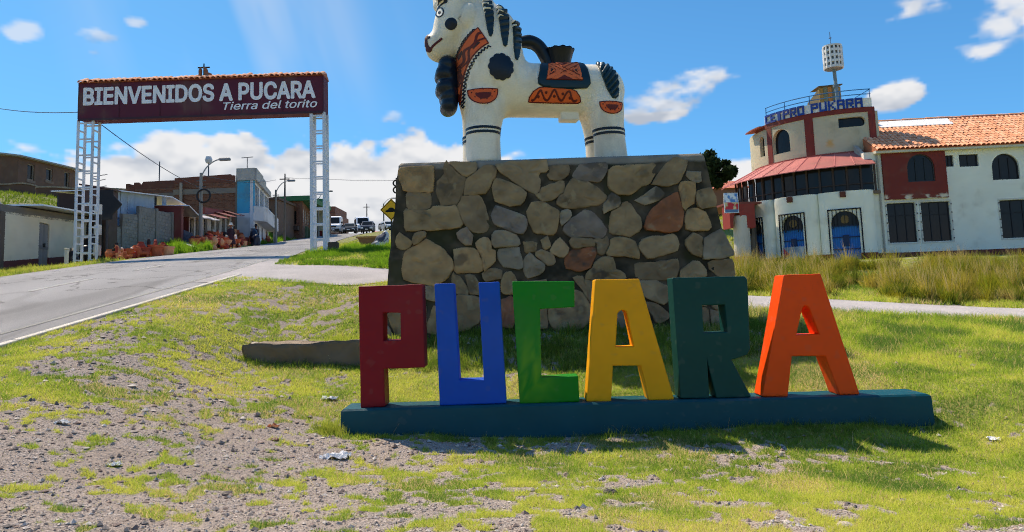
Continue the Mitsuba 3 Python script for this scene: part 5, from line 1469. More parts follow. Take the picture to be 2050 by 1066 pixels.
for nm, lab, P0, P1, z0, za, zc in (('adobe_wall', 'ruined adobe wall with a rounded top at the far left', (-57, 72), (-48.5, 75), 10, 15.9, 14.6), ('adobe_wall', 'low dark adobe wall with pale coping below the adobe house', (-47.8, 72), (-39.5, 78), 10, 14.3, 14.6)):
    t = thing(nm, lab, 'wall', 'old adobe walls on the hillside')
    L_ = math.hypot(P1[0] - P0[0], P1[1] - P0[1])
    M_ = frame((P0[0], P0[1], 0), (P1[0] - P0[0], P1[1] - P0[1]))
    n = 24
    s_ = np.linspace(0, L_, n)
    zz = za + (zc - za) * s_ / L_ + .25 * np.sin(s_ * 1.1) * (1 if za > 15 else .3)
    block(t, 'wall', M_, Polygon([(0, z0), (L_, z0)] + [(a_, b_) for a_, b_ in zip(s_[::-1], zz[::-1])]), .6, rgb=ADOBE * .85, var=.25)
    for k in range(n - 1):
        put(t, 'coping_stone', moved(slab_poly(Polygon([(s_[k], zz[k]), (s_[k + 1] - .04, zz[k + 1]), (s_[k + 1] - .04, zz[k + 1] + .14), (s_[k], zz[k] + .16)]), -.12, .72), M_), 'mat_worn', lin(150, 138, 120) * (.8 + .1 * (k % 3)), .1)

# ---------------------------------------------------------------- street furniture
def street_lamp(label, x, y, hgt, reach, rz=0.0, group='street lamps along the left of the street'):
    t = thing('street_lamp', label, 'street lamp', group)
    z0 = gz(x, y) - .2
    put(t, 'pole', tube([(x, y, z0), (x, y, z0 + hgt)], [.14, .09], 10), 'mat_worn', lin(140, 136, 130), .1, smooth=False)
    a_ = np.linspace(0, 1, 12)
    px = x + reach * (1 - np.cos(a_ * np.pi / 2)) ** .8
    pz = z0 + hgt - .4 + 1.25 * np.sin(a_ * np.pi / 2)
    put(t, 'arm', tube(np.stack([px, y + 0 * a_, pz], -1), .045, 6), 'mat_worn', lin(150, 152, 156))
    put(t, 'lantern', soft(px[-1] - .1, px[-1] + .62, y - .14, y + .14, pz[-1] - .1, pz[-1] + .08, .04), 'mat_worn', lin(120, 124, 132))
    for k, dz in enumerate((.5, .9)):
        put(t, 'insulator', bx(x - .3, x + .3, y - .03, y + .03, z0 + hgt - dz - .03, z0 + hgt - dz + .03), 'mat_flat', lin(90, 84, 80))
    return t


street_lamp('street lamp in front of the red brick building, nearest on the left side', -19.9, 46, 5.0, 1.25)
street_lamp('street lamp in front of the brown house, second on the left side', -22.3, 68, 5.3, 1.2)
street_lamp('street lamp beside the cream house, third up the street', -24.2, 90, 5.2, 1.2)
street_lamp('street lamp at the crest of the street behind the white vans', -21.0, 118, 5.0, 1.4)
t = thing('hanging_ring', 'dark tyre ring hung on the nearest street lamp pole', 'tyre')
m = trimesh.creation.torus(.42, .062, major_sections=28, minor_sections=8)
m.apply_transform(trimesh.transformations.rotation_matrix(math.pi / 2, (1, 0, 0)))
m.apply_translation((-19.62, 45.75, 8.78))
put(None, t, m, 'mat_worn', lin(36, 32, 34), .1, smooth=True)
for lab, x, y, hh in (('bare wooden utility post rising behind the brown house', -22.9, 72.5, 7.2), ('thin utility post at the top of the street beside the vans', -23.4, 116, 5.2)):
    t = thing('utility_post', lab, 'post')
    z0 = gz(x, y) - .2
    put(t, 'pole', tube([(x, y, z0), (x + .05, y, z0 + hh)], [.14, .07], 8), 'mat_worn', lin(92, 84, 78))
    put(t, 'crossarm', bx(x - .5, x + .5, y - .04, y + .04, z0 + hh - .6, z0 + hh - .5), 'mat_flat', lin(80, 74, 70))


def wire(lab, p0, p1, sag, r=.018):
    t = thing('overhead_wire', lab, 'cable')
    a_ = np.linspace(0, 1, 22)
    p = np.array(p0)[None] * (1 - a_[:, None]) + np.array(p1)[None] * a_[:, None]
    p[:, 2] -= sag * 4 * a_ * (1 - a_)
    put(None, t, tube(p, r, 5), 'mat_flat', lin(58, 66, 78))


wire('thin dark cable running from the upper left edge to the welcome arch', (-31, 40.5, 13.9), (-16.95, 28.2, 9.55), .25)
wire('thin cable sagging from the welcome arch down to the brick building', (-16.3, 28.4, 9.05), (-24.6, 61.2, 11.3), .5)
wire('cable crossing the sky right of the second lattice tower', (-22.9, 72.5, 14.6), (-3.4, 60, 11.6), .15)
wire('cable along the street between the first two street lamps', (-19.9, 46, 10.2), (-22.3, 68, 13.6), .35)
t = thing('tv_antenna', 'roof television antenna beside the left lattice tower', 'antenna')
ax_, ay_, az_ = -21.3, 37.0, 7.4
put(t, 'mast', bar((ax_, ay_, 6.5), (ax_, ay_, 8.75), .045), 'mat_flat', lin(84, 84, 88))
for k, (dz, w_) in enumerate(((1.25, .42), (1.0, .34), (.65, .4))):
    put(t, 'element', bar((ax_ - w_, ay_, az_ + dz - .08), (ax_ + w_, ay_, az_ + dz + .04), .03), 'mat_flat', lin(84, 84, 88))
# striped post, arrow board, white marker post
t = thing('striped_post', 'black and white banded post at the foot of the left lattice tower', 'post')
x, y = -16.98, 29.5
zz = np.linspace(gz(x, y) - .05, 6.0, 7)
for k in range(6):
    put(t, 'band', lathe([(.001, zz[k]), (.14, zz[k]), (.14, zz[k + 1] - .003), (.001, zz[k + 1] - .003)], (x, y, 0), 14), 'mat_worn', lin(214, 212, 206) * .9 if k % 2 == 1 or k == 0 and False else lin(28, 28, 32), .06)
t = thing('arrow_board', 'dark arrow shaped board pointing right above the block wall', 'sign')
F_ = frame((-17.95, 31.0, 0), (1, 0))
put(t, 'board', moved(slab_poly(Polygon([(.15, 5.55), (.72, 5.55), (.72, 5.75), (1.12, 6.2), (.72, 6.65), (.72, 6.85), (.15, 6.85)]), 0, .05), F_), 'mat_worn', lin(24, 24, 30))
put(t, 'pole', tube([(-17.5, 31.1, gz(-17.5, 31.1) - .1), (-17.5, 31.1, 6.7)], .05, 8), 'mat_worn', lin(60, 60, 64))
t = thing('marker_post', 'short white marker post on the verge left of the lattice tower', 'post')
put(t, 'shaft', soft(-18.0, -17.86, 28.95, 29.07, gz(-17.9, 29) - .1, 4.12, .02), 'mat_worn', lin(220, 218, 210) * .9)
put(t, 'cap', soft(-18.01, -17.85, 28.94, 29.08, 4.12, 4.19, .02), 'mat_worn', lin(200, 198, 190) * .9)
# yellow warning sign by the pedestal
t = thing('warning_sign', 'yellow diamond hump warning sign left of the pedestal', 'sign')
x, y, z = -5.02, 30, 5.45
F_ = frame((x, y, 0), (1, 0))
dm = affinity.rotate(rect(-.33, .33, z - .33, z + .33), 45).buffer(-.03).buffer(.03)
put(t, 'plate', moved(slab_poly(dm, 0, .02), F_), 'mat_worn', lin(222, 168, 22), .04)
put(t, 'border', moved(slab_poly(dm.buffer(-.02).difference(dm.buffer(-.045)), -.008, -.001), F_), 'mat_flat', lin(22, 22, 22))
put(t, 'hump', moved(slab_poly(Polygon([(-.24, z - .1), (.24, z - .1), (.24, z - .04), (.15, z), (.08, z + .07), (0, z + .09), (-.08, z + .07), (-.15, z), (-.24, z - .04)]), -.008, -.001), F_), 'mat_flat', lin(22, 22, 22))
put(t, 'pole', tube([(x, y + .06, gz(x, y) - .2), (x, y + .06, 5.9)], .04, 8), 'mat_worn', lin(36, 36, 40))
t = thing('round_sign', 'pair of round road signs seen edge on behind the warning sign', 'sign')
x, y = -4.94, 31
put(t, 'pole', tube([(x, y, gz(x, y) - .2), (x, y, 6.95)], .035, 8), 'mat_worn', lin(60, 54, 56))
for z in (6.72, 6.42):
    m = trimesh.creation.torus(.13, .035, major_sections=20, minor_sections=6)
    m.apply_transform(trimesh.transformations.rotation_matrix(math.pi / 2, (1, 0, 0)))
    m.apply_translation((x, y - .06, z))
    put(t, 'ring', m, 'mat_worn', lin(30, 30, 34))


# ---------------------------------------------------------------- vehicles
def vehicle(key, label, x, y, rz, kind, rgb, catg, group=None):
    t = thing(key, label, catg, group)
    L_, Wd = (5.6, 2.0) if kind == 'van' else (4.3, 1.78)
    if kind == 'van':
        side = [(0, .35), (0, .95), (.12, 1.18), (.95, 1.38), (1.75, 2.38), (2.3, 2.55), (5.4, 2.55), (5.55, 2.3), (5.6, .35)]
    elif kind == 'suv':
        side = [(0, .35), (0, .8), (.15, 1.0), (1.15, 1.14), (1.75, 1.66), (2.1, 1.74), (3.7, 1.72), (4.2, 1.2), (4.3, .35)]
    else:
        side = [(0, .3), (0, .65), (.15, .82), (1.15, .96), (1.85, 1.42), (2.3, 1.48), (3.2, 1.44), (3.9, 1.0), (4.3, .92), (4.3, .3)]
    belt = 1.35 if kind == 'van' else (1.08 if kind == 'suv' else .92)
    topz = max(p[1] for p in side)
    pg = Polygon(side).buffer(-.05).buffer(.05)
    for wx in (.85, L_ - .95):
        pg = pg.difference(Point(wx, .33).buffer(.40))
    m = trimesh.creation.extrude_polygon(pg, Wd, engine='earcut')
    v = np.array(m.vertices)
    v = np.stack([v[:, 2] - Wd / 2, v[:, 0] - L_ / 2, v[:, 1]], -1)
    m = fine(trimesh.Trimesh(v, m.faces, process=False), .3)
    nar = lambda q: 1 - (.07 if kind == 'van' else .2) * np.clip((q[:, 2] - belt) / (topz - belt), 0, 1)
    front = lambda q: 1 - .10 * np.clip(1 - (q[:, 1] + L_ / 2) / .5, 0, 1)

    def shape(mm):
        q = np.array(mm.vertices)
        q[:, 0] *= nar(q) * front(q)
        mm = trimesh.Trimesh(q, mm.faces, process=False)
        mm.fix_normals()
        M_ = trimesh.transformations.rotation_matrix(rz, (0, 0, 1))
        gx = float(road_z(x, y)) if XL(y) < x < XR(y) else gz(x, y)
        pitch = math.atan2(float(ZR(y + 2) - ZR(y - 2)), 4)
        M_ = trimesh.transformations.rotation_matrix(pitch * .6, (1, 0, 0)) @ M_
        M_[:3, 3] = (x, y, gx)
        return moved(mm, M_)

    put(t, 'body', shape(m), 'mat_gloss', rgb, .02)
    # windscreen and side glass follow the body
    i = 3
    (ya, za), (yb, zb_) = side[i], side[i + 1]
    d_ = V3(0, yb - ya, zb_ - za)
    n_ = V3(0, -(zb_ - za), yb - ya) / np.linalg.norm(d_)
    p = lambda s_, q, o: V3(s_ * Wd / 2, ya + d_[1] * q - L_ / 2, za + d_[2] * q) + n_ * o
    q = [p(s_, f_, o) for o in (.02, -.02) for s_, f_ in ((-.86, .06), (.86, .06), (.80, .92), (-.80, .92))]
    put(t, 'windscreen', shape(trimesh.convex.convex_hull(np.array(q))), 'mat_glass')
    ws = [(yb + .1, yb + 1.1), (yb + 1.2, yb + 2.2), (yb + 2.3, L_ - .35 if kind == 'van' else L_ - 1.0)]
    for s_ in (-1, 1):
        for a_, b_ in ws if kind == 'van' else ws[:2]:
            put(t, 'side_window', shape(bx(s_ * Wd / 2 - .012, s_ * Wd / 2 + .012, a_ - L_ / 2, b_ - L_ / 2, belt + .05, topz - .28)), 'mat_glass')
        put(t, 'headlight', shape(soft(s_ * Wd * .40 - .2, s_ * Wd * .40 + .2, -L_ / 2 - .03, -L_ / 2 + .1, belt - .52, belt - .28, .03)), 'mat_gloss', lin(206, 212, 218))
        put(t, 'mirror', shape(soft(s_ * (Wd / 2 + .16) - .12, s_ * (Wd / 2 + .16) + .12, yb - L_ / 2 - .55, yb - L_ / 2 - .4, belt + .05, belt + .32, .03)), 'mat_gloss', lin(30, 30, 32))
        for wx in (.85, L_ - .95):
            w_ = lathe([(.001, -.1), (.2, -.1), (.33, -.08), (.34, 0), (.33, .08), (.2, .1), (.001, .1)], (0, 0, 0), 18)
            w_.apply_transform(trimesh.transformations.rotation_matrix(math.pi / 2, (0, 1, 0)))
            w_.apply_translation((s_ * (Wd / 2 - .13), wx - L_ / 2, .34))
            put(t, 'wheel', shape(w_), 'mat_worn', lin(30, 30, 32))
    put(t, 'grille', shape(soft(-Wd * .26, Wd * .26, -L_ / 2 - .025, -L_ / 2 + .1, belt - .55, belt - .32, .03)), 'mat_gloss', lin(24, 24, 26))
    put(t, 'bumper', shape(soft(-Wd * .49, Wd * .49, -L_ / 2 - .09, -L_ / 2 + .2, .33, .66 if kind == 'van' else .55, .05)), 'mat_worn', lin(36, 36, 40))
    put(t, 'number_plate', shape(soft(-.22, .22, -L_ / 2 - .11, -L_ / 2 - .08, .42, .54, .008)), 'mat_flat', lin(220, 220, 220))
    return t


vehicle('parked_van', 'white van with a dark grille facing downhill, nearest the crest left', -25.6, 104, .16, 'van', lin(226, 228, 232) * .92, 'van', 'vehicles at the crest of the street')
vehicle('parked_car', 'dark grey car beside the white van at the crest', -23.4, 104, .12, 'car', lin(52, 58, 66), 'car', 'vehicles at the crest of the street')
vehicle('parked_van', 'white minibus behind the grey cars, right of the first van', -23.3, 112, .30, 'van', lin(216, 222, 232) * .92, 'van', 'vehicles at the crest of the street')
vehicle('parked_car', 'dark blue grey off-road car in front of the white minibus', -21.0, 105, .1, 'suv', lin(58, 66, 82), 'car', 'vehicles at the crest of the street')
vehicle('parked_car', 'pale car far right of the vans beside the bundle', -19.3, 112, .5, 'car', lin(196, 200, 206) * .9, 'car', 'vehicles at the crest of the street')
vehicle('parked_car', 'blue car half hidden behind the right lattice tower', -26.6, 97, .1, 'suv', lin(40, 92, 130), 'car', 'vehicles at the crest of the street')

# ---------------------------------------------------------------- right verge: troughs, bundle, stump
for lab, x, y, L_, z in (('brown wooden trough at the roadside, upper of two', -7.95, 40, 1.15, 4.72), ('brown wooden trough in the grass, lower and longer of two', -6.0, 33.5, 1.75, 3.92)):
    t = thing('trough', lab, 'trough')
    h_ = .55 if L_ < 1.5 else .28
    prof = Polygon([(-L_ / 2, z + h_), (-L_ / 2 * .62, z), (L_ / 2 * .62, z), (L_ / 2, z + h_)])
    M_ = frame((x, y - .4, 0), (1, 0))
    inner = affinity.scale(prof, .93, .86, origin=(0, z + h_))
    put(t, 'end_board', moved(slab_poly(prof, .0, .05), M_), 'mat_worn', lin(128, 92, 58), .15, 4)
    put(t, 'end_board', moved(slab_poly(prof, .75, .8), M_), 'mat_worn', lin(118, 84, 54), .15, 4)
    put(t, 'shell', moved(slab_poly(prof.difference(inner), .05, .75), M_), 'mat_worn', lin(140, 104, 62), .15, 4)
    put(t, 'rim_board', moved(slab_poly(rect(-L_ / 2 - .05, L_ / 2 + .05, z + h_ - .09, z + h_), -.04, -.002), M_), 'mat_worn', lin(160, 120, 72), .12, 4)
t = thing('covered_bundle', 'bundle wrapped in grey and white plastic beside the troughs', 'bundle')
m = surface_nets(lambda p: smin(smin(sd_ell(p, (0, 0, .3), (.34, .3, .36)), sd_ell(p, (.16, .05, .6), (.16, .18, .2)), .1), sd_ell(p, (-.2, -.05, .12), (.3, .3, .2)), .1) + .10 * (meshkit.fbm(p * 5, 3, 3) - .5), (-.7, -.6, -.2), (.6, .6, .95), .05)
m.apply_transform(np.diag([1.0, 1, 1.05, 1]))
m.apply_translation((-5.98, 33.0, gz(-5.98, 33.0) - .02))
v = np.array(m.vertices)
q = meshkit.fbm(v * 4, 3, 5)[:, None]
put(None, t, m, 'mat_flat', color=np.where(q > .52, lin(190, 196, 206) * .9, lin(60, 70, 88)), smooth=True)
t = thing('tree_stump', 'dark square stump beside the right lattice tower', 'stump')
z = gz(-6.9, 27.4)
put(None, t, soft(-7.0, -6.62, 27.3, 27.6, z - .2, z + .42, .03), 'mat_worn', lin(74, 60, 48), .25, 5)

# ---------------------------------------------------------------- pottery for sale along the left verge
rng = np.random.default_rng(21)
TERRA = [lin(176, 92, 60), lin(150, 66, 50), lin(196, 116, 76), lin(132, 60, 50), lin(206, 150, 110), lin(170, 80, 66)]
PROF = {'jar': [(.001, 0), (.28, 0), (.46, .30), (.48, .55), (.34, .82), (.26, .90), (.32, 1.0), (.27, 1.0), (.22, .88), (.001, .84)],
        'bowl': [(.001, 0), (.26, 0), (.46, .34), (.52, .60), (.47, .60), (.40, .34), (.001, .12)],
        'planter': [(.001, 0), (.36, 0), (.44, .62), (.50, .64), (.50, .76), (.44, .76), (.38, .5), (.001, .5)]}
POT = {}
for k, pr in PROF.items():
    for j, c in enumerate(TERRA):
        m = lathe(pr, (0, 0, 0), 14)
        m.fix_normals()
        POT[k, j] = mikit.ply(m, 'mat_flat', False, color=tint(m, c, .10, 2, j))
BULLS = []
for j, c in enumerate([lin(170, 84, 56), lin(210, 200, 186), lin(44, 40, 44), lin(150, 60, 48), lin(206, 140, 96)]):
    m = mini_bull.copy()
    m.apply_scale(1 / 3.7)
    BULLS.append(mikit.ply(m, 'mat_flat', True, color=tint(m, c, .12, 5, j)))


def pottery(n, xs, ys_, group, where, sizes=(.3, .55), stack=.45, bulls=.3):
    for i in range(n):
        y = rng.uniform(*ys_)
        back = rng.uniform(0, 1)
        x = xs(y) - back * 1.6
        up = rng.random() < stack
        z = gz(x, y) - .02 + (rng.uniform(.18, .36) if up else 0)
        s_ = rng.uniform(*sizes)
        q = (y - ys_[0]) / (ys_[1] - ys_[0])
        spot = ('near end' if q < .2 else 'near part' if q < .4 else 'middle' if q < .6 else 'far part' if q < .8 else 'far end') + (' of kerb row' if back < .35 else ' of middle row' if back < .7 else ' of back row')
        size = ('small ' if s_ < sizes[0] * .7 + sizes[1] * .3 else 'big ' if s_ > sizes[0] * .3 + sizes[1] * .7 else '') + ('raised ' if up else '')
        if rng.random() < bulls:
            j = rng.integers(5)
            key = thing('ceramic_bull', f"{size}{['red brown', 'cream', 'black', 'dark red', 'pale orange'][j]} ceramic bull, {spot}, {where}", 'figurine', group + ', bulls')
            scene[key] = {**BULLS[j], 'to_world': T4().translate([x, y, z]).rotate([0, 0, 1], float(rng.uniform(0, 360))).scale(float(s_ * 1.5))}
        else:
            k = ['jar', 'bowl', 'planter'][rng.integers(3)]
            j = rng.integers(6)
            key = thing('clay_' + k, f"{size}{['orange', 'dark red', 'light orange', 'maroon', 'sandy', 'rose red'][j]} clay {k}, {spot}, {where}", 'pot', group + ', pots')
            scene[key] = {**POT[k, int(j)], 'to_world': T4().translate([x, y, z]).rotate([1, 0, 0], float(rng.uniform(-8, 8))).scale(float(s_))}


pottery(64, lambda y: XL(y) - .35, (28.9, 33.5), 'pottery beside the left lattice tower', 'pottery by the left tower', (.2, .4))
pottery(150, lambda y: XL(y) - .15, (44.0, 61.0), 'pottery in front of the shop row', 'pottery by the shops', (.3, .58), .6)
pottery(26, lambda y: XL(y) - .4, (66, 70.5), 'pottery below the second street lamp', 'heap below second lamp', (.3, .55))
for k, (x, y) in enumerate(((-15.25, 30.9), (-15.0, 31.4), (-15.55, 30.4))):
    key = thing('clay_planter', ['large orange planter at the road edge, end of the first pottery display', 'large sandy planter at the road edge of the first pottery display', 'large red planter at the road edge of the first pottery display'][k], 'pot')
    scene[key] = {**POT['planter', (0, 4, 1)[k]], 'to_world': T4().translate([x, y, gz(x, y) - .02]).scale(.58)}
torito('black_bull_figure', 'tall black ceramic bull against the white house, behind the left tower', (-19.4, 33.0, gz(-19.4, 33.0)), -1.2, 1.7, lin(26, 24, 28), 'figurine')
torito('black_bull_figure', 'black ceramic bull among pots in front of the white house', (-18.6, 30.6, gz(-18.6, 30.6)), -.9, 1.0, lin(30, 28, 32), 'figurine')
torito('black_bull_figure', 'black and blue ceramic bull before the white balcony building', (-20.9, 58.5, gz(-20.9, 58.5)), -1.0, 1.7, lin(34, 40, 58), 'figurine')
t = thing('display_ramp', 'pale concrete ramp slab at the near end of the shop row pottery', 'ramp')
x0 = float(XL(43.5)) - .3
put(None, t, trimesh.convex.convex_hull(np.array([(x0 - 1.8, 43.5, gz(x0 - 1.8, 43.5) + .35), (x0, 42.2, gz(x0, 42.2) + .05), (x0 - 1.7, 44.1, gz(x0 - 1.8, 43.5) + .35), (x0 + .1, 42.8, gz(x0, 42.8) + .05), (x0 - 1.8, 43.5, gz(x0 - 1.8, 43.5) + .25), (x0, 42.2, gz(x0, 42.2) - .1), (x0 - 1.7, 44.1, gz(x0 - 1.8, 43.5) + .2), (x0 + .1, 42.8, gz(x0, 42.8) - .1)])), 'mat_worn', lin(190, 180, 166), .08)


# ---------------------------------------------------------------- the vendor
def person(label, x, y, rz, hat, top, bottom):
    t = thing('person', label, 'person')
    M_ = trimesh.transformations.rotation_matrix(rz, (0, 0, 1))
    M_[:3, 3] = (x, y, gz(x, y))

    def body(p):
        f = sd_cone(p * V3(1, 1.25, 1), (0, 0, 1.0), (0, 0, 1.32), .15, .17)
        f = smin(f, sd_cone(p * V3(1, 1.2, 1), (0, 0, .92), (0, 0, 1.0), .165, .15), .05)
        f = smin(f, sd_cone(p, (0, 0, 1.38), (0, -.01, 1.5), .055, .05), .03)
        f = smin(f, sd_ell(p, (0, -.02, 1.60), (.075, .09, .11)), .02)
        f = smin(f, sd_ell(p, (0, -.115, 1.585), (.018, .025, .025)), .015)
        for s_ in (-1, 1):
            f = smin(f, sd_cone(p, (s_ * .17, 0, 1.36), (s_ * .23, .02, 1.10), .058, .046), .04)
            f = smin(f, sd_cone(p, (s_ * .23, .02, 1.10), (s_ * .19, -.14, .90), .044, .034), .02)
            f = smin(f, sd_ell(p, (s_ * .18, -.18, .85), (.035, .045, .05)), .02)
            f = smin(f, sd_cone(p, (s_ * .085, 0, .9), (s_ * .10, -.01, .48), .085, .06), .04)
            f = smin(f, sd_cone(p, (s_ * .10, -.01, .48), (s_ * .10, .02, .09), .055, .04), .02)
            f = smin(f, sd_cone(p, (s_ * .10, .02, .05), (s_ * .11, -.13, .04), .045, .035), .02)
        return f
    m = surface_nets(body, (-.42, -.34, -.02), (.42, .3, 1.76), .025)
    v = np.array(m.vertices)
    c = np.where((v[:, 2] > 1.43)[:, None], lin(140, 92, 70), np.where((v[:, 2] > .92)[:, None], top, bottom))
    hand = (np.abs(v[:, 0]) > .13) & (v[:, 2] < .93) & (v[:, 1] < -.12)
    c = np.where(hand[:, None], lin(140, 92, 70), c)
    c = np.where((v[:, 2] < .09)[:, None], lin(36, 30, 30), c)
    put(t, 'body', moved(m, M_), 'mat_flat', color=c, smooth=True)
    put(t, 'skirt', moved(lathe([(.17, 1.02), (.22, .85), (.30, .55), (.34, .34), (.32, .34), (.18, .98)], (0, 0, 0), 18), M_), 'mat_flat', bottom, .15)
    put(t, 'hair', moved(surface_nets(lambda p: np.maximum(sd_ell(p, (0, .0, 1.62), (.088, .098, .115)), -(p[:, 1] + .035)), (-.15, -.15, 1.45), (.15, .16, 1.8), .02), M_), 'mat_flat', lin(20, 16, 16))
    put(t, 'hat', moved(lathe([(.001, 1.86), (.085, 1.85), (.11, 1.70), (.22, 1.675), (.225, 1.665), (.1, 1.66), (.001, 1.67)], (0, 0, 0), 20), M_), 'mat_flat', hat, .05)
    for s_ in (-1, 1):
        put(t, 'eye', moved(lathe([(.001, -.008), (.011, 0), (.001, .008)], (s_ * .032, -.098, 1.615), 8), M_), 'mat_flat', lin(24, 18, 18))
    return t


person('person in a pale hat and dark clothes standing behind the pottery', -19.6, 50.2, .5, lin(222, 216, 206) * .9, lin(52, 40, 48), lin(66, 40, 46))
person('person in dark clothes standing by the door of the white balcony building', -21.2, 59.6, .9, lin(40, 36, 40), lin(36, 38, 54), lin(40, 40, 48))

# ---------------------------------------------------------------- grass, gravel, tree, litter
rng = np.random.default_rng(5)


def raw_ply(v, f, n, c, mat):
    path = meshkit.write_ply((v, f), False, None, c, normals=n)
    return {'type': 'ply', 'filename': path, 'face_normals': False, 'bsdf': {'type': 'ref', 'id': mat}}


def zs(x, y):
    return ground_z(np.stack([x, y], -1))


def short_blades(x, y, h, w, rgb, lean=.5, up=.75):
    """One-triangle blades of turf standing on the ground; normals lean towards the sky so that the sward shades as one."""
    n = len(x)
    a = rng.uniform(0, 2 * np.pi, n)
    b = rng.uniform(0, 2 * np.pi, n)
    k = rng.uniform(.1, lean, n) * h
    z = zs(x, y) - .004
    base = np.stack([x, y, z], -1)
    d = np.stack([np.cos(a), np.sin(a), 0 * a], -1) * (w / 2)[:, None]
    tip = base + np.stack([np.cos(b) * k, np.sin(b) * k, h], -1)
    v = np.stack([base - d, base + d, tip], 1).reshape(-1, 3)
    f = np.arange(3 * n).reshape(-1, 3)
    nf = np.cross(2 * d, tip - base)
    nf /= np.linalg.norm(nf, axis=1, keepdims=True) + 1e-12
    nf *= np.where(nf[:, 2:] < 0, -1, 1)
    nn = nf * (1 - up) + np.array([0, 0, 1.0]) * up
    nn /= np.linalg.norm(nn, axis=1, keepdims=True)
    return v, f, np.repeat(nn, 3, 0), np.repeat(rgb, 3, 0)


def tall_blades(x, y, h, w, rgb, bend_=.45, z=None, seg=3, dirn=None):
    """Curved blades of three segments."""
    n = len(x)
    a = rng.uniform(0, 2 * np.pi, n) if dirn is None else dirn
    side = a + np.pi / 2 + rng.normal(0, .4, n)
    z = zs(x, y) - .02 if z is None else z
    out = rng.uniform(.15, 1, n) * bend_ * h
    V = []
    for i in range(seg + 1):
        t_ = i / seg
        c = np.stack([x + np.cos(a) * out * t_ ** 1.8, y + np.sin(a) * out * t_ ** 1.8, z + h * (t_ - .22 * t_ ** 3 * (out / h))], -1)
        ww = w * (1 - t_) ** .7 / 2
        d = np.stack([np.cos(side) * ww, np.sin(side) * ww, 0 * ww], -1)
        V += [c - d, c + d] if i < seg else [c]
    V = np.stack(V, 1)
    m = V.shape[1]
    F = []
    for i in range(seg - 1):
        F += [[2 * i, 2 * i + 1, 2 * i + 3], [2 * i, 2 * i + 3, 2 * i + 2]]
    F += [[2 * seg - 2, 2 * seg - 1, 2 * seg]]
    f = (np.arange(n)[:, None, None] * m + np.array(F)[None]).reshape(-1, 3)
    nn = np.stack([np.cos(a) * .5, np.sin(a) * .5, np.ones(n)], -1)
    nn /= np.linalg.norm(nn, axis=1, keepdims=True)
    return V.reshape(-1, 3), f, np.repeat(nn, m, 0), np.repeat(rgb, m, 0)


def join(parts):
    v, f, n, c, o = [], [], [], [], 0
    for a in parts:
        v.append(a[0]); f.append(a[1] + o); n.append(a[2]); c.append(a[3])
        o += len(a[0])
    return np.vstack(v), np.vstack(f), np.vstack(n), np.clip(np.vstack(c), .001, .9)


def stuff(name, label, catg, arrays, mat='mat_leaf'):
    t = thing(name, label, catg, kind='stuff')
    scene[t] = raw_ply(*arrays, mat)
    return t


G_YEL, G_MID, G_DEEP, G_STRAW = np.array([.40, .42, .07]), np.array([.22, .315, .03]), np.array([.085, .155, .028]), np.array([.50, .40, .19])


def turf_color(x, y, n_straw=.08, lush=0.0):
    k = nfbm(x * 1.3 + 5, y * 1.3 + 8, 0., 3)
    k2 = nfbm(x * 5 + 2, y * 5 + 1, 0., 2)
    t_ = np.clip((k - .30) / .4 + .22 * sstep(1.0, -2.0, x) - .10 * sstep(2, 5, x) + rng.normal(0, .20, len(x)) + .5 * (k2 - .5) - lush, 0, 1)[:, None]
    c = np.where(t_ < .5, G_DEEP + (G_MID - G_DEEP) * t_ * 2, G_MID + (G_YEL - G_MID) * (t_ * 2 - 1))
    s_ = (rng.random(len(x)) < n_straw + .30 * sstep(.56, .74, nfbm(x * .9 + 13, y * .9 + 2, 0., 3)))[:, None]
    c = np.where(s_, G_STRAW * rng.uniform(.7, 1.1, (len(x), 1)), c)
    return c * rng.uniform(.75, 1.2, (len(x), 1))


def on_paving(x, y):
    yy = np.clip(y, -20, 130)
    return ((x > XL(yy) - .05) & (x < XR(yy) + .16)) | ((lane_dist(x, y) < LANE_W - .08) & (x > -9))


def in_blocks(x, y):
    base = (x > -2.03) & (x < 4.66) & (y > 8.28) & (y < 8.8)
    ped = (x > -2.3) & (x < 4.0) & (y > 12.05) & (y < 15)
    return base | ped


# short turf, dense by the grass map, coarser with distance
N = 1330000
y = 3.7 * (26 / 3.7) ** rng.random(N)
x = rng.uniform(-.86, 1.0, N) * (y + .35)
g = np_density(x, y)
clump = nnoise(x * 22, y * 22) * .6 + nnoise(x * 55, y * 55) * .4
keep = (rng.random(N) < np.clip(g * 1.25 - .12, 0, 1) ** 1.3 * (.25 + 1.1 * clump)) & ~on_paving(x, y) & ~in_blocks(x, y)
keep |= (rng.random(N) < .012) & ~on_paving(x, y) & ~in_blocks(x, y)
x, y, g = x[keep], y[keep], g[keep]
sc = np.clip(y / 6.5, .62, 3.2)
hh = rng.uniform(.016, .044, len(x)) * (.45 + .75 * g) * sc ** .55 * np.where(x > 1.5 + 0 * y, 1.12, 1.0) * (1 + .8 * sstep(9, 13, y) * (x > 2))
w = rng.uniform(.0045, .0085, len(x)) * sc
stuff('grass', 'short yellow green turf growing in patches over the gravelly ground', 'grass', short_blades(x, y, hh, w, turf_color(x, y) * 1.28, 1.1, .62))

# taller tufts: shadowed foot of the letters, planter edge, pedestal, odd clumps
T_ = []


def tuft(n, cx, cy, spread, h, w, colf, bend_=.5, z=None):
    x = rng.normal(cx, spread, n); y = rng.normal(cy, spread, n)
    hh = rng.uniform(.45, 1, n) * h
    T_.append(tall_blades(x, y, hh, np.full(n, w) * rng.uniform(.7, 1.2, n), colf(n), bend_, z=None if z is None else np.full(n, z)))


def cmix(a, b, j=.15):
    return lambda n: (a + (b - a) * rng.random((n, 1))) * rng.uniform(1 - j, 1 + j, (n, 1))


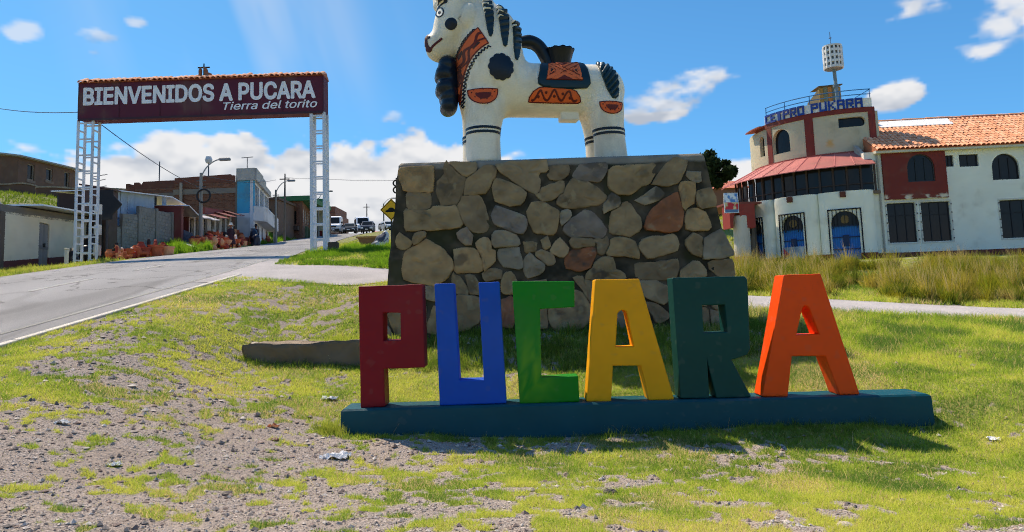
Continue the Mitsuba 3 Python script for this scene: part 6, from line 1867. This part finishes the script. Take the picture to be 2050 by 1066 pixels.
for x0_ in np.linspace(-1.95, 4.75, 150):
    left = x0_ < 0.6
    if left and rng.random() < .45:
        continue
    tuft(22, x0_ + rng.normal(0, .04), 8.17 + rng.normal(0, .05), .05, rng.uniform(.05, .12) * (1.0 if left else 1.5), .006, cmix(G_DEEP, G_MID), .6)
for k in range(30):
    tuft(16, rng.uniform(-.2, 4.6), rng.uniform(7.6, 8.15), .05, rng.uniform(.05, .10), .006, cmix(G_DEEP, G_MID), .7)
for k in range(16):
    tuft(40, -2.07 + rng.normal(0, .07), 8.28 + rng.normal(0, .09), .05, rng.uniform(.12, .24), .007, cmix(G_MID * .8, G_YEL), .8)
for k in range(10):
    tuft(30, 4.76 + rng.normal(0, .1), 8.4 + rng.normal(0, .25), .06, rng.uniform(.08, .16), .007, cmix(G_DEEP, G_MID), .7)
for x0_ in np.linspace(-4.25, -1.2, 70):
    tuft(22, x0_, 11.16 + rng.normal(0, .05), .06, rng.uniform(.08, .20), .010, cmix(G_DEEP * .8, G_MID * .9), .7)
for k in range(520):
    tuft(20, rng.uniform(-1.5, 4.9), rng.uniform(10.85, 12.15), .08, rng.uniform(.10, .30), .011, cmix(G_DEEP * .8, G_MID * .9), .6)
for k in range(60):
    tuft(20, rng.uniform(-3.1, -1.9), rng.uniform(11.75, 12.8), .06, rng.uniform(.05, .12), .010, cmix(G_MID, G_YEL), .7, z=.98)
for k in range(80):
    tuft(20, 4.45 + rng.normal(0, .25), rng.uniform(11.0, 15.5), .09, rng.uniform(.15, .5), .011, cmix(G_MID, G_STRAW), .5)
for k in range(14):
    tuft(26, rng.uniform(-1.9, -1.5) , rng.uniform(11.1, 11.3), .05, rng.uniform(.2, .34), .010, cmix(G_MID, G_YEL), .7)
for k in range(240):
    cx, cy = rng.uniform(.5, 11), rng.uniform(8.9, 15.2)
    if on_paving(np.array([cx]), np.array([cy]))[0] or in_blocks(np.array([cx]), np.array([cy]))[0]:
        continue
    tuft(16, cx, cy, .10, rng.uniform(.06, .16), .009, cmix(G_MID, [G_YEL, G_STRAW, G_DEEP][rng.integers(3)]), 1.0)
for k in range(260):
    cy = rng.uniform(4.2, 8.0)
    cx = rng.uniform(-.75, .78) * cy
    if np_density(np.array([cx]), np.array([cy]))[0] < .4:
        continue
    tuft(12, cx, cy, .045, rng.uniform(.03, .075), .0055, cmix(G_DEEP, G_YEL), .9)
# lone dry stalks
n = 420
y = rng.uniform(5, 14.5, n); x = rng.uniform(-.3, .75, n) * y
k = ~on_paving(x, y) & ~in_blocks(x, y)
T_.append(tall_blades(x[k], y[k], rng.uniform(.08, .28, k.sum()), np.full(k.sum(), .006), G_STRAW * rng.uniform(.8, 1.3, (k.sum(), 1)), 1.6))
stuff('tufted_grass', 'taller dark green tufts round the plinth, planter edge and pedestal foot', 'grass', join(T_))

# tall bunch grass on the bank below the training centre
T_ = []
cols = [np.array([.25, .235, .018]), np.array([.15, .19, .016]), np.array([.30, .25, .035]), np.array([.085, .115, .014]), np.array([.33, .27, .08]), np.array([.20, .21, .016])]
n_t = 0
while n_t < 1150:
    cx, cy = rng.uniform(5.4, 21.5), rng.uniform(18.5, 27.6)
    if lane_dist(cx, cy) < LANE_W + .35 or cx > .80 * cy + .5:
        continue
    if cx > 11.5 and lane_dist(cx, cy) < LANE_W + .5 + .9 * min(1, (cx - 11.5) / 2):
        continue
    if nfbm(np.array([cx * .55 + 3]), np.array([cy * .55]), 0., 3)[0] < .43:
        continue
    n_t += 1
    big = rng.random()
    h = rng.uniform(.30, .56) + (.50 * rng.random() if big > .6 else 0)
    n = 64
    a = rng.uniform(0, 2 * np.pi, n)
    rr = np.abs(rng.normal(0, .10, n))
    c = cols[rng.integers(6)]
    T_.append(tall_blades(cx + rr * np.cos(a), cy + rr * np.sin(a), h * rng.uniform(.55, 1.05, n), rng.uniform(.014, .026, n), c * rng.uniform(.65, 1.3, (n, 1)), .75, dirn=a))
    if big > .82:
        m = 9
        a = rng.uniform(0, 2 * np.pi, m)
        T_.append(tall_blades(cx + .05 * np.cos(a), cy + .05 * np.sin(a), h * rng.uniform(1.0, 1.45, m), np.full(m, .016), np.array([.40, .33, .16]) * rng.uniform(.8, 1.1, (m, 1)), .45, dirn=a))
stuff('bunch_grass', 'tall yellowish bunch grass covering the bank below the training centre', 'grass', join(T_))
# lush verges: mound by the right tower, left of the street, hillside
T_ = []


def sward(n, poly, h, w, a, b, bend_=.7):
    pg = Polygon(poly)
    x0_, y0_, x1_, y1_ = pg.bounds
    x = rng.uniform(x0_, x1_, n); y = rng.uniform(y0_, y1_, n)
    k = shapely.contains(pg, shapely.points(x, y)) & ~on_paving(x, y)
    x, y = x[k], y[k]
    m = nfbm(x * 1.4, y * 1.4, 0., 3)
    hh = h * rng.uniform(.4, 1, len(x)) * np.clip((m - .25) * 2.6, .15, 1.5)
    c = (a + (b - a) * np.clip((m - .3) * 2.2 + rng.normal(0, .2, len(x)), 0, 1)[:, None]) * rng.uniform(.75, 1.2, (len(x), 1))
    T_.append(tall_blades(x, y, hh, np.full(len(x), w) * rng.uniform(.7, 1.3, len(x)), c, bend_, seg=2))


LUSHG = np.array([.20, .36, .02])
sward(46000, [(-7.7, 20.8), (-2.6, 18.4), (-2.6, 24), (-3.6, 32), (-7.0, 32), (-7.6, 27)], .30, .03, G_DEEP, LUSHG)
sward(16000, [(-8.6, 32), (-3.5, 32), (-6, 48), (-12, 50)], .22, .05, G_MID, G_YEL)
sward(20000, [(-20.4, 38), (-15.4, 31.5), (-15.0, 31.5), (-17.6, 42.5), (-20.9, 44)], .62, .06, G_DEEP, LUSHG)
sward(14000, [(-19.5, 23), (-14.0, 19), (-14.0, 27.5), (-17, 28.6), (-21, 36), (-21, 30)], .22, .035, G_MID, G_YEL)
sward(16000, [(-26, 60), (-20.5, 58), (-26, 88), (-31, 92)], .6, .09, G_DEEP, LUSHG)
sward(26000, [(-24.5, 40), (-24, 47), (-44, 78), (-66, 86), (-70, 60), (-45, 40)], .42, .10, G_DEEP * .7, G_MID * .8)
sward(14000, [(5, 27), (24, 27.5), (24, 41), (5, 41)], .14, .05, G_MID, G_YEL)
sward(9000, [(12, 50), (30, 60), (34, 88), (16, 88)], .5, .12, G_MID, G_YEL)
stuff('verge_grass', 'lush green grass on the road verges and hillsides', 'grass', join(T_))

# loose gravel on the bare ground
n = 95000
y = 3.8 * (12.5 / 3.8) ** rng.random(n)
x = rng.uniform(-.80, .80, n) * (y + .35)
g = np_density(x, y)
k = (rng.random(n) < np.clip(1.02 - g, .03, 1)) & ~on_paving(x, y) & ~in_blocks(x, y)
x, y = x[k], y[k]
n = len(x)
s_ = .0032 + .0058 * rng.random(n) ** 2 + .024 * (rng.random(n) ** 18)
s_ = s_ * np.clip(y / 6, .9, 1.7)
O = np.array([[1, 0, 0], [-1, 0, 0], [0, 1, 0], [0, -1, 0], [0, 0, 1], [0, 0, -1.0]])
OF = np.array([[0, 2, 4], [2, 1, 4], [1, 3, 4], [3, 0, 4], [2, 0, 5], [1, 2, 5], [3, 1, 5], [0, 3, 5]])
a = rng.uniform(0, 2 * np.pi, n)
q = O[None] * rng.uniform(.6, 1.35, (n, 6, 1)) + rng.normal(0, .12, (n, 6, 3))
q[..., 2] *= rng.uniform(.4, .8, (n, 1))
ca, sa = np.cos(a)[:, None], np.sin(a)[:, None]
q = np.stack([q[..., 0] * ca - q[..., 1] * sa, q[..., 0] * sa + q[..., 1] * ca, q[..., 2]], -1) * s_[:, None, None]
q += np.stack([x, y, zs(x, y) + s_ * .25], -1)[:, None]
pal = np.array([[.34, .29, .25], [.30, .265, .24], [.46, .41, .37], [.22, .165, .145], [.36, .27, .22], [.50, .46, .42], [.18, .16, .15]])
c = pal[rng.integers(0, 7, n)] * rng.uniform(.75, 1.15, (n, 1))
t = thing('gravel', 'loose pinkish grey gravel scattered over the bare ground', 'gravel', kind='stuff')
m = trimesh.Trimesh(q.reshape(-1, 3), (np.arange(n)[:, None, None] * 6 + OF[None]).reshape(-1, 3), process=False)
scene[t] = mikit.ply(m, 'mat_flat', False, color=np.repeat(c, 6, 0))


def lump(label, name, catg, x, y, s, rgb, flat=.6, amp=.5, seed=1, mat='mat_worn', smooth=False):
    t = thing(name, label, catg)
    m = trimesh.creation.icosphere(3, 1.0)
    v = np.array(m.vertices)
    v = v * (1 + amp * (meshkit.fbm(v * 1.4 + seed * 7, 3, seed)[:, None] - .5) * 2)
    v = v * np.array([s, s * .7, s * flat])
    m = trimesh.Trimesh(v + np.array([x, y, gz(x, y) + s * flat * .35]), m.faces, process=False)
    put(None, t, m, mat, rgb, .15, 6, smooth=smooth)


lump('dark stone on the grass in front of the letters, near the lower edge', 'stone', 'stone', .70, 5.85, .055, lin(66, 62, 60), .5, .4, 2)
lump('pale stone near the lower edge right of the middle', 'stone', 'stone', 2.05, 4.78, .05, lin(176, 166, 150), .5, .4, 3)
lump('grey stone in the gravel at the lower left', 'stone', 'stone', -2.2, 5.6, .04, lin(104, 96, 92), .5, .4, 5)
lump('reddish stone in the gravel left of the plinth', 'stone', 'stone', -2.5, 7.6, .04, lin(120, 88, 74), .5, .4, 9)


def scrap(label, x, y, s, rgb, seed, name='litter'):
    t = thing(name, label, 'litter')
    k = 18
    u_, v_ = np.meshgrid(np.linspace(-1, 1, k), np.linspace(-1, 1, k), indexing='ij')
    p = np.stack([u_, v_, 0 * u_], -1)
    h = meshkit.fbm(p * 1.6 + seed * 5, 4, seed)
    z = gz(x, y) + .01 + np.abs(h - .45) * s * 1.6
    e = 1 + .35 * (meshkit.fbm(p * 1.1 + seed, 2, seed + 3) - .5)
    m = grid_mesh(x + u_ * s * e, y + v_ * s * .7 * e, z)
    b = m.copy(); b.vertices = np.array(b.vertices) - np.array([0, 0, .004]); b.invert()
    put(None, t, cat([m, b]), 'mat_flat', rgb, .08, 8)


scrap('crumpled white plastic bag on the gravel in front of the plinth\'s left end', -1.80, 7.25, .13, lin(225, 225, 225) * .95, 1, 'plastic_bag')
scrap('white paper scrap in the grass behind the plinth\'s left end', -2.45, 9.6, .10, lin(230, 230, 226) * .95, 2)
scrap('white scrap on the gravel at the far left', -4.25, 6.9, .06, lin(222, 220, 216) * .95, 3)
scrap('small white scrap on the gravel left, below the grass', -3.3, 6.05, .05, lin(226, 224, 220) * .95, 4)
scrap('white scrap on the grass beyond the plinth\'s right end', 4.95, 7.75, .06, lin(230, 230, 230) * .95, 5)
scrap('scrap of orange peel coloured paper left of the plinth', -2.7, 8.15, .06, lin(180, 120, 80), 6)
scrap('white scrap lying on the road near the kerb', -8.2, 14.5, .10, lin(230, 230, 230) * .95, 7)


def leafy_tree(label, x, y, zc, crown, n_leaf, leaf, rgb, seed, trunk_r=.22):
    t = thing('tree', label, 'tree')
    r_ = np.random.default_rng(seed)
    z0 = gz(x, y) - .3
    trunk = [tube([(x, y, z0), (x + .15, y, (z0 + zc) / 2), (x + .05, y, zc)], [trunk_r, trunk_r * .7, trunk_r * .35], 8)]
    cl = []
    for k in range(46):
        d = r_.normal(0, 1, 3); d /= np.linalg.norm(d)
        p = np.array([x, y, zc]) + d * np.array(crown) * r_.uniform(.35, .95)
        cl.append((p, r_.uniform(.35, .75) * crown[0] * .36))
        if k < 12:
            trunk.append(tube([(x + .05, y, zc - crown[2] * .6), (np.array([x, y, zc]) + p) / 2 + r_.normal(0, .1, 3), p], [trunk_r * .4, trunk_r * .22, .02], 5))
    put(t, 'trunk', cat(trunk), 'mat_worn', lin(70, 56, 46), .15)
    P_ = np.vstack([p + (lambda q: q / np.linalg.norm(q, axis=1, keepdims=True))(r_.normal(0, 1, (n_leaf // 46, 3))) * s_ * r_.random((n_leaf // 46, 1)) ** .4 for p, s_ in cl])
    m = len(P_)
    u_ = r_.normal(0, 1, (m, 3)); u_ /= np.linalg.norm(u_, axis=1, keepdims=True)
    w_ = np.cross(u_, r_.normal(0, 1, (m, 3))); w_ /= np.linalg.norm(w_, axis=1, keepdims=True)
    sz = leaf * r_.uniform(.6, 1.3, (m, 1))
    V = np.stack([P_ - u_ * sz, P_ + w_ * sz * .45, P_ + u_ * sz, P_ - w_ * sz * .45], 1).reshape(-1, 3)
    f = (np.arange(m)[:, None, None] * 4 + np.array([[0, 1, 2], [0, 2, 3]])).reshape(-1, 3)
    nn = np.cross(u_, w_)
    o = P_ - np.array([x, y, zc]); o /= np.linalg.norm(o, axis=1, keepdims=True) + 1e-9
    nn = nn * np.where((nn * o).sum(1, keepdims=True) < 0, -1, 1) * .4 + o * .6
    nn /= np.linalg.norm(nn, axis=1, keepdims=True)
    key = numbered(f'{t}__crown')
    scene[key] = raw_ply(V, f, np.repeat(nn, 4, 0), np.repeat(rgb * r_.uniform(.6, 1.35, (m, 1)), 4, 0), 'mat_leaf')


leafy_tree('dark round tree behind the right end of the pedestal', 19.0, 70, 13.0, (2.9, 2.9, 2.3), 15000, .24, np.array([.035, .055, .022]), 4)
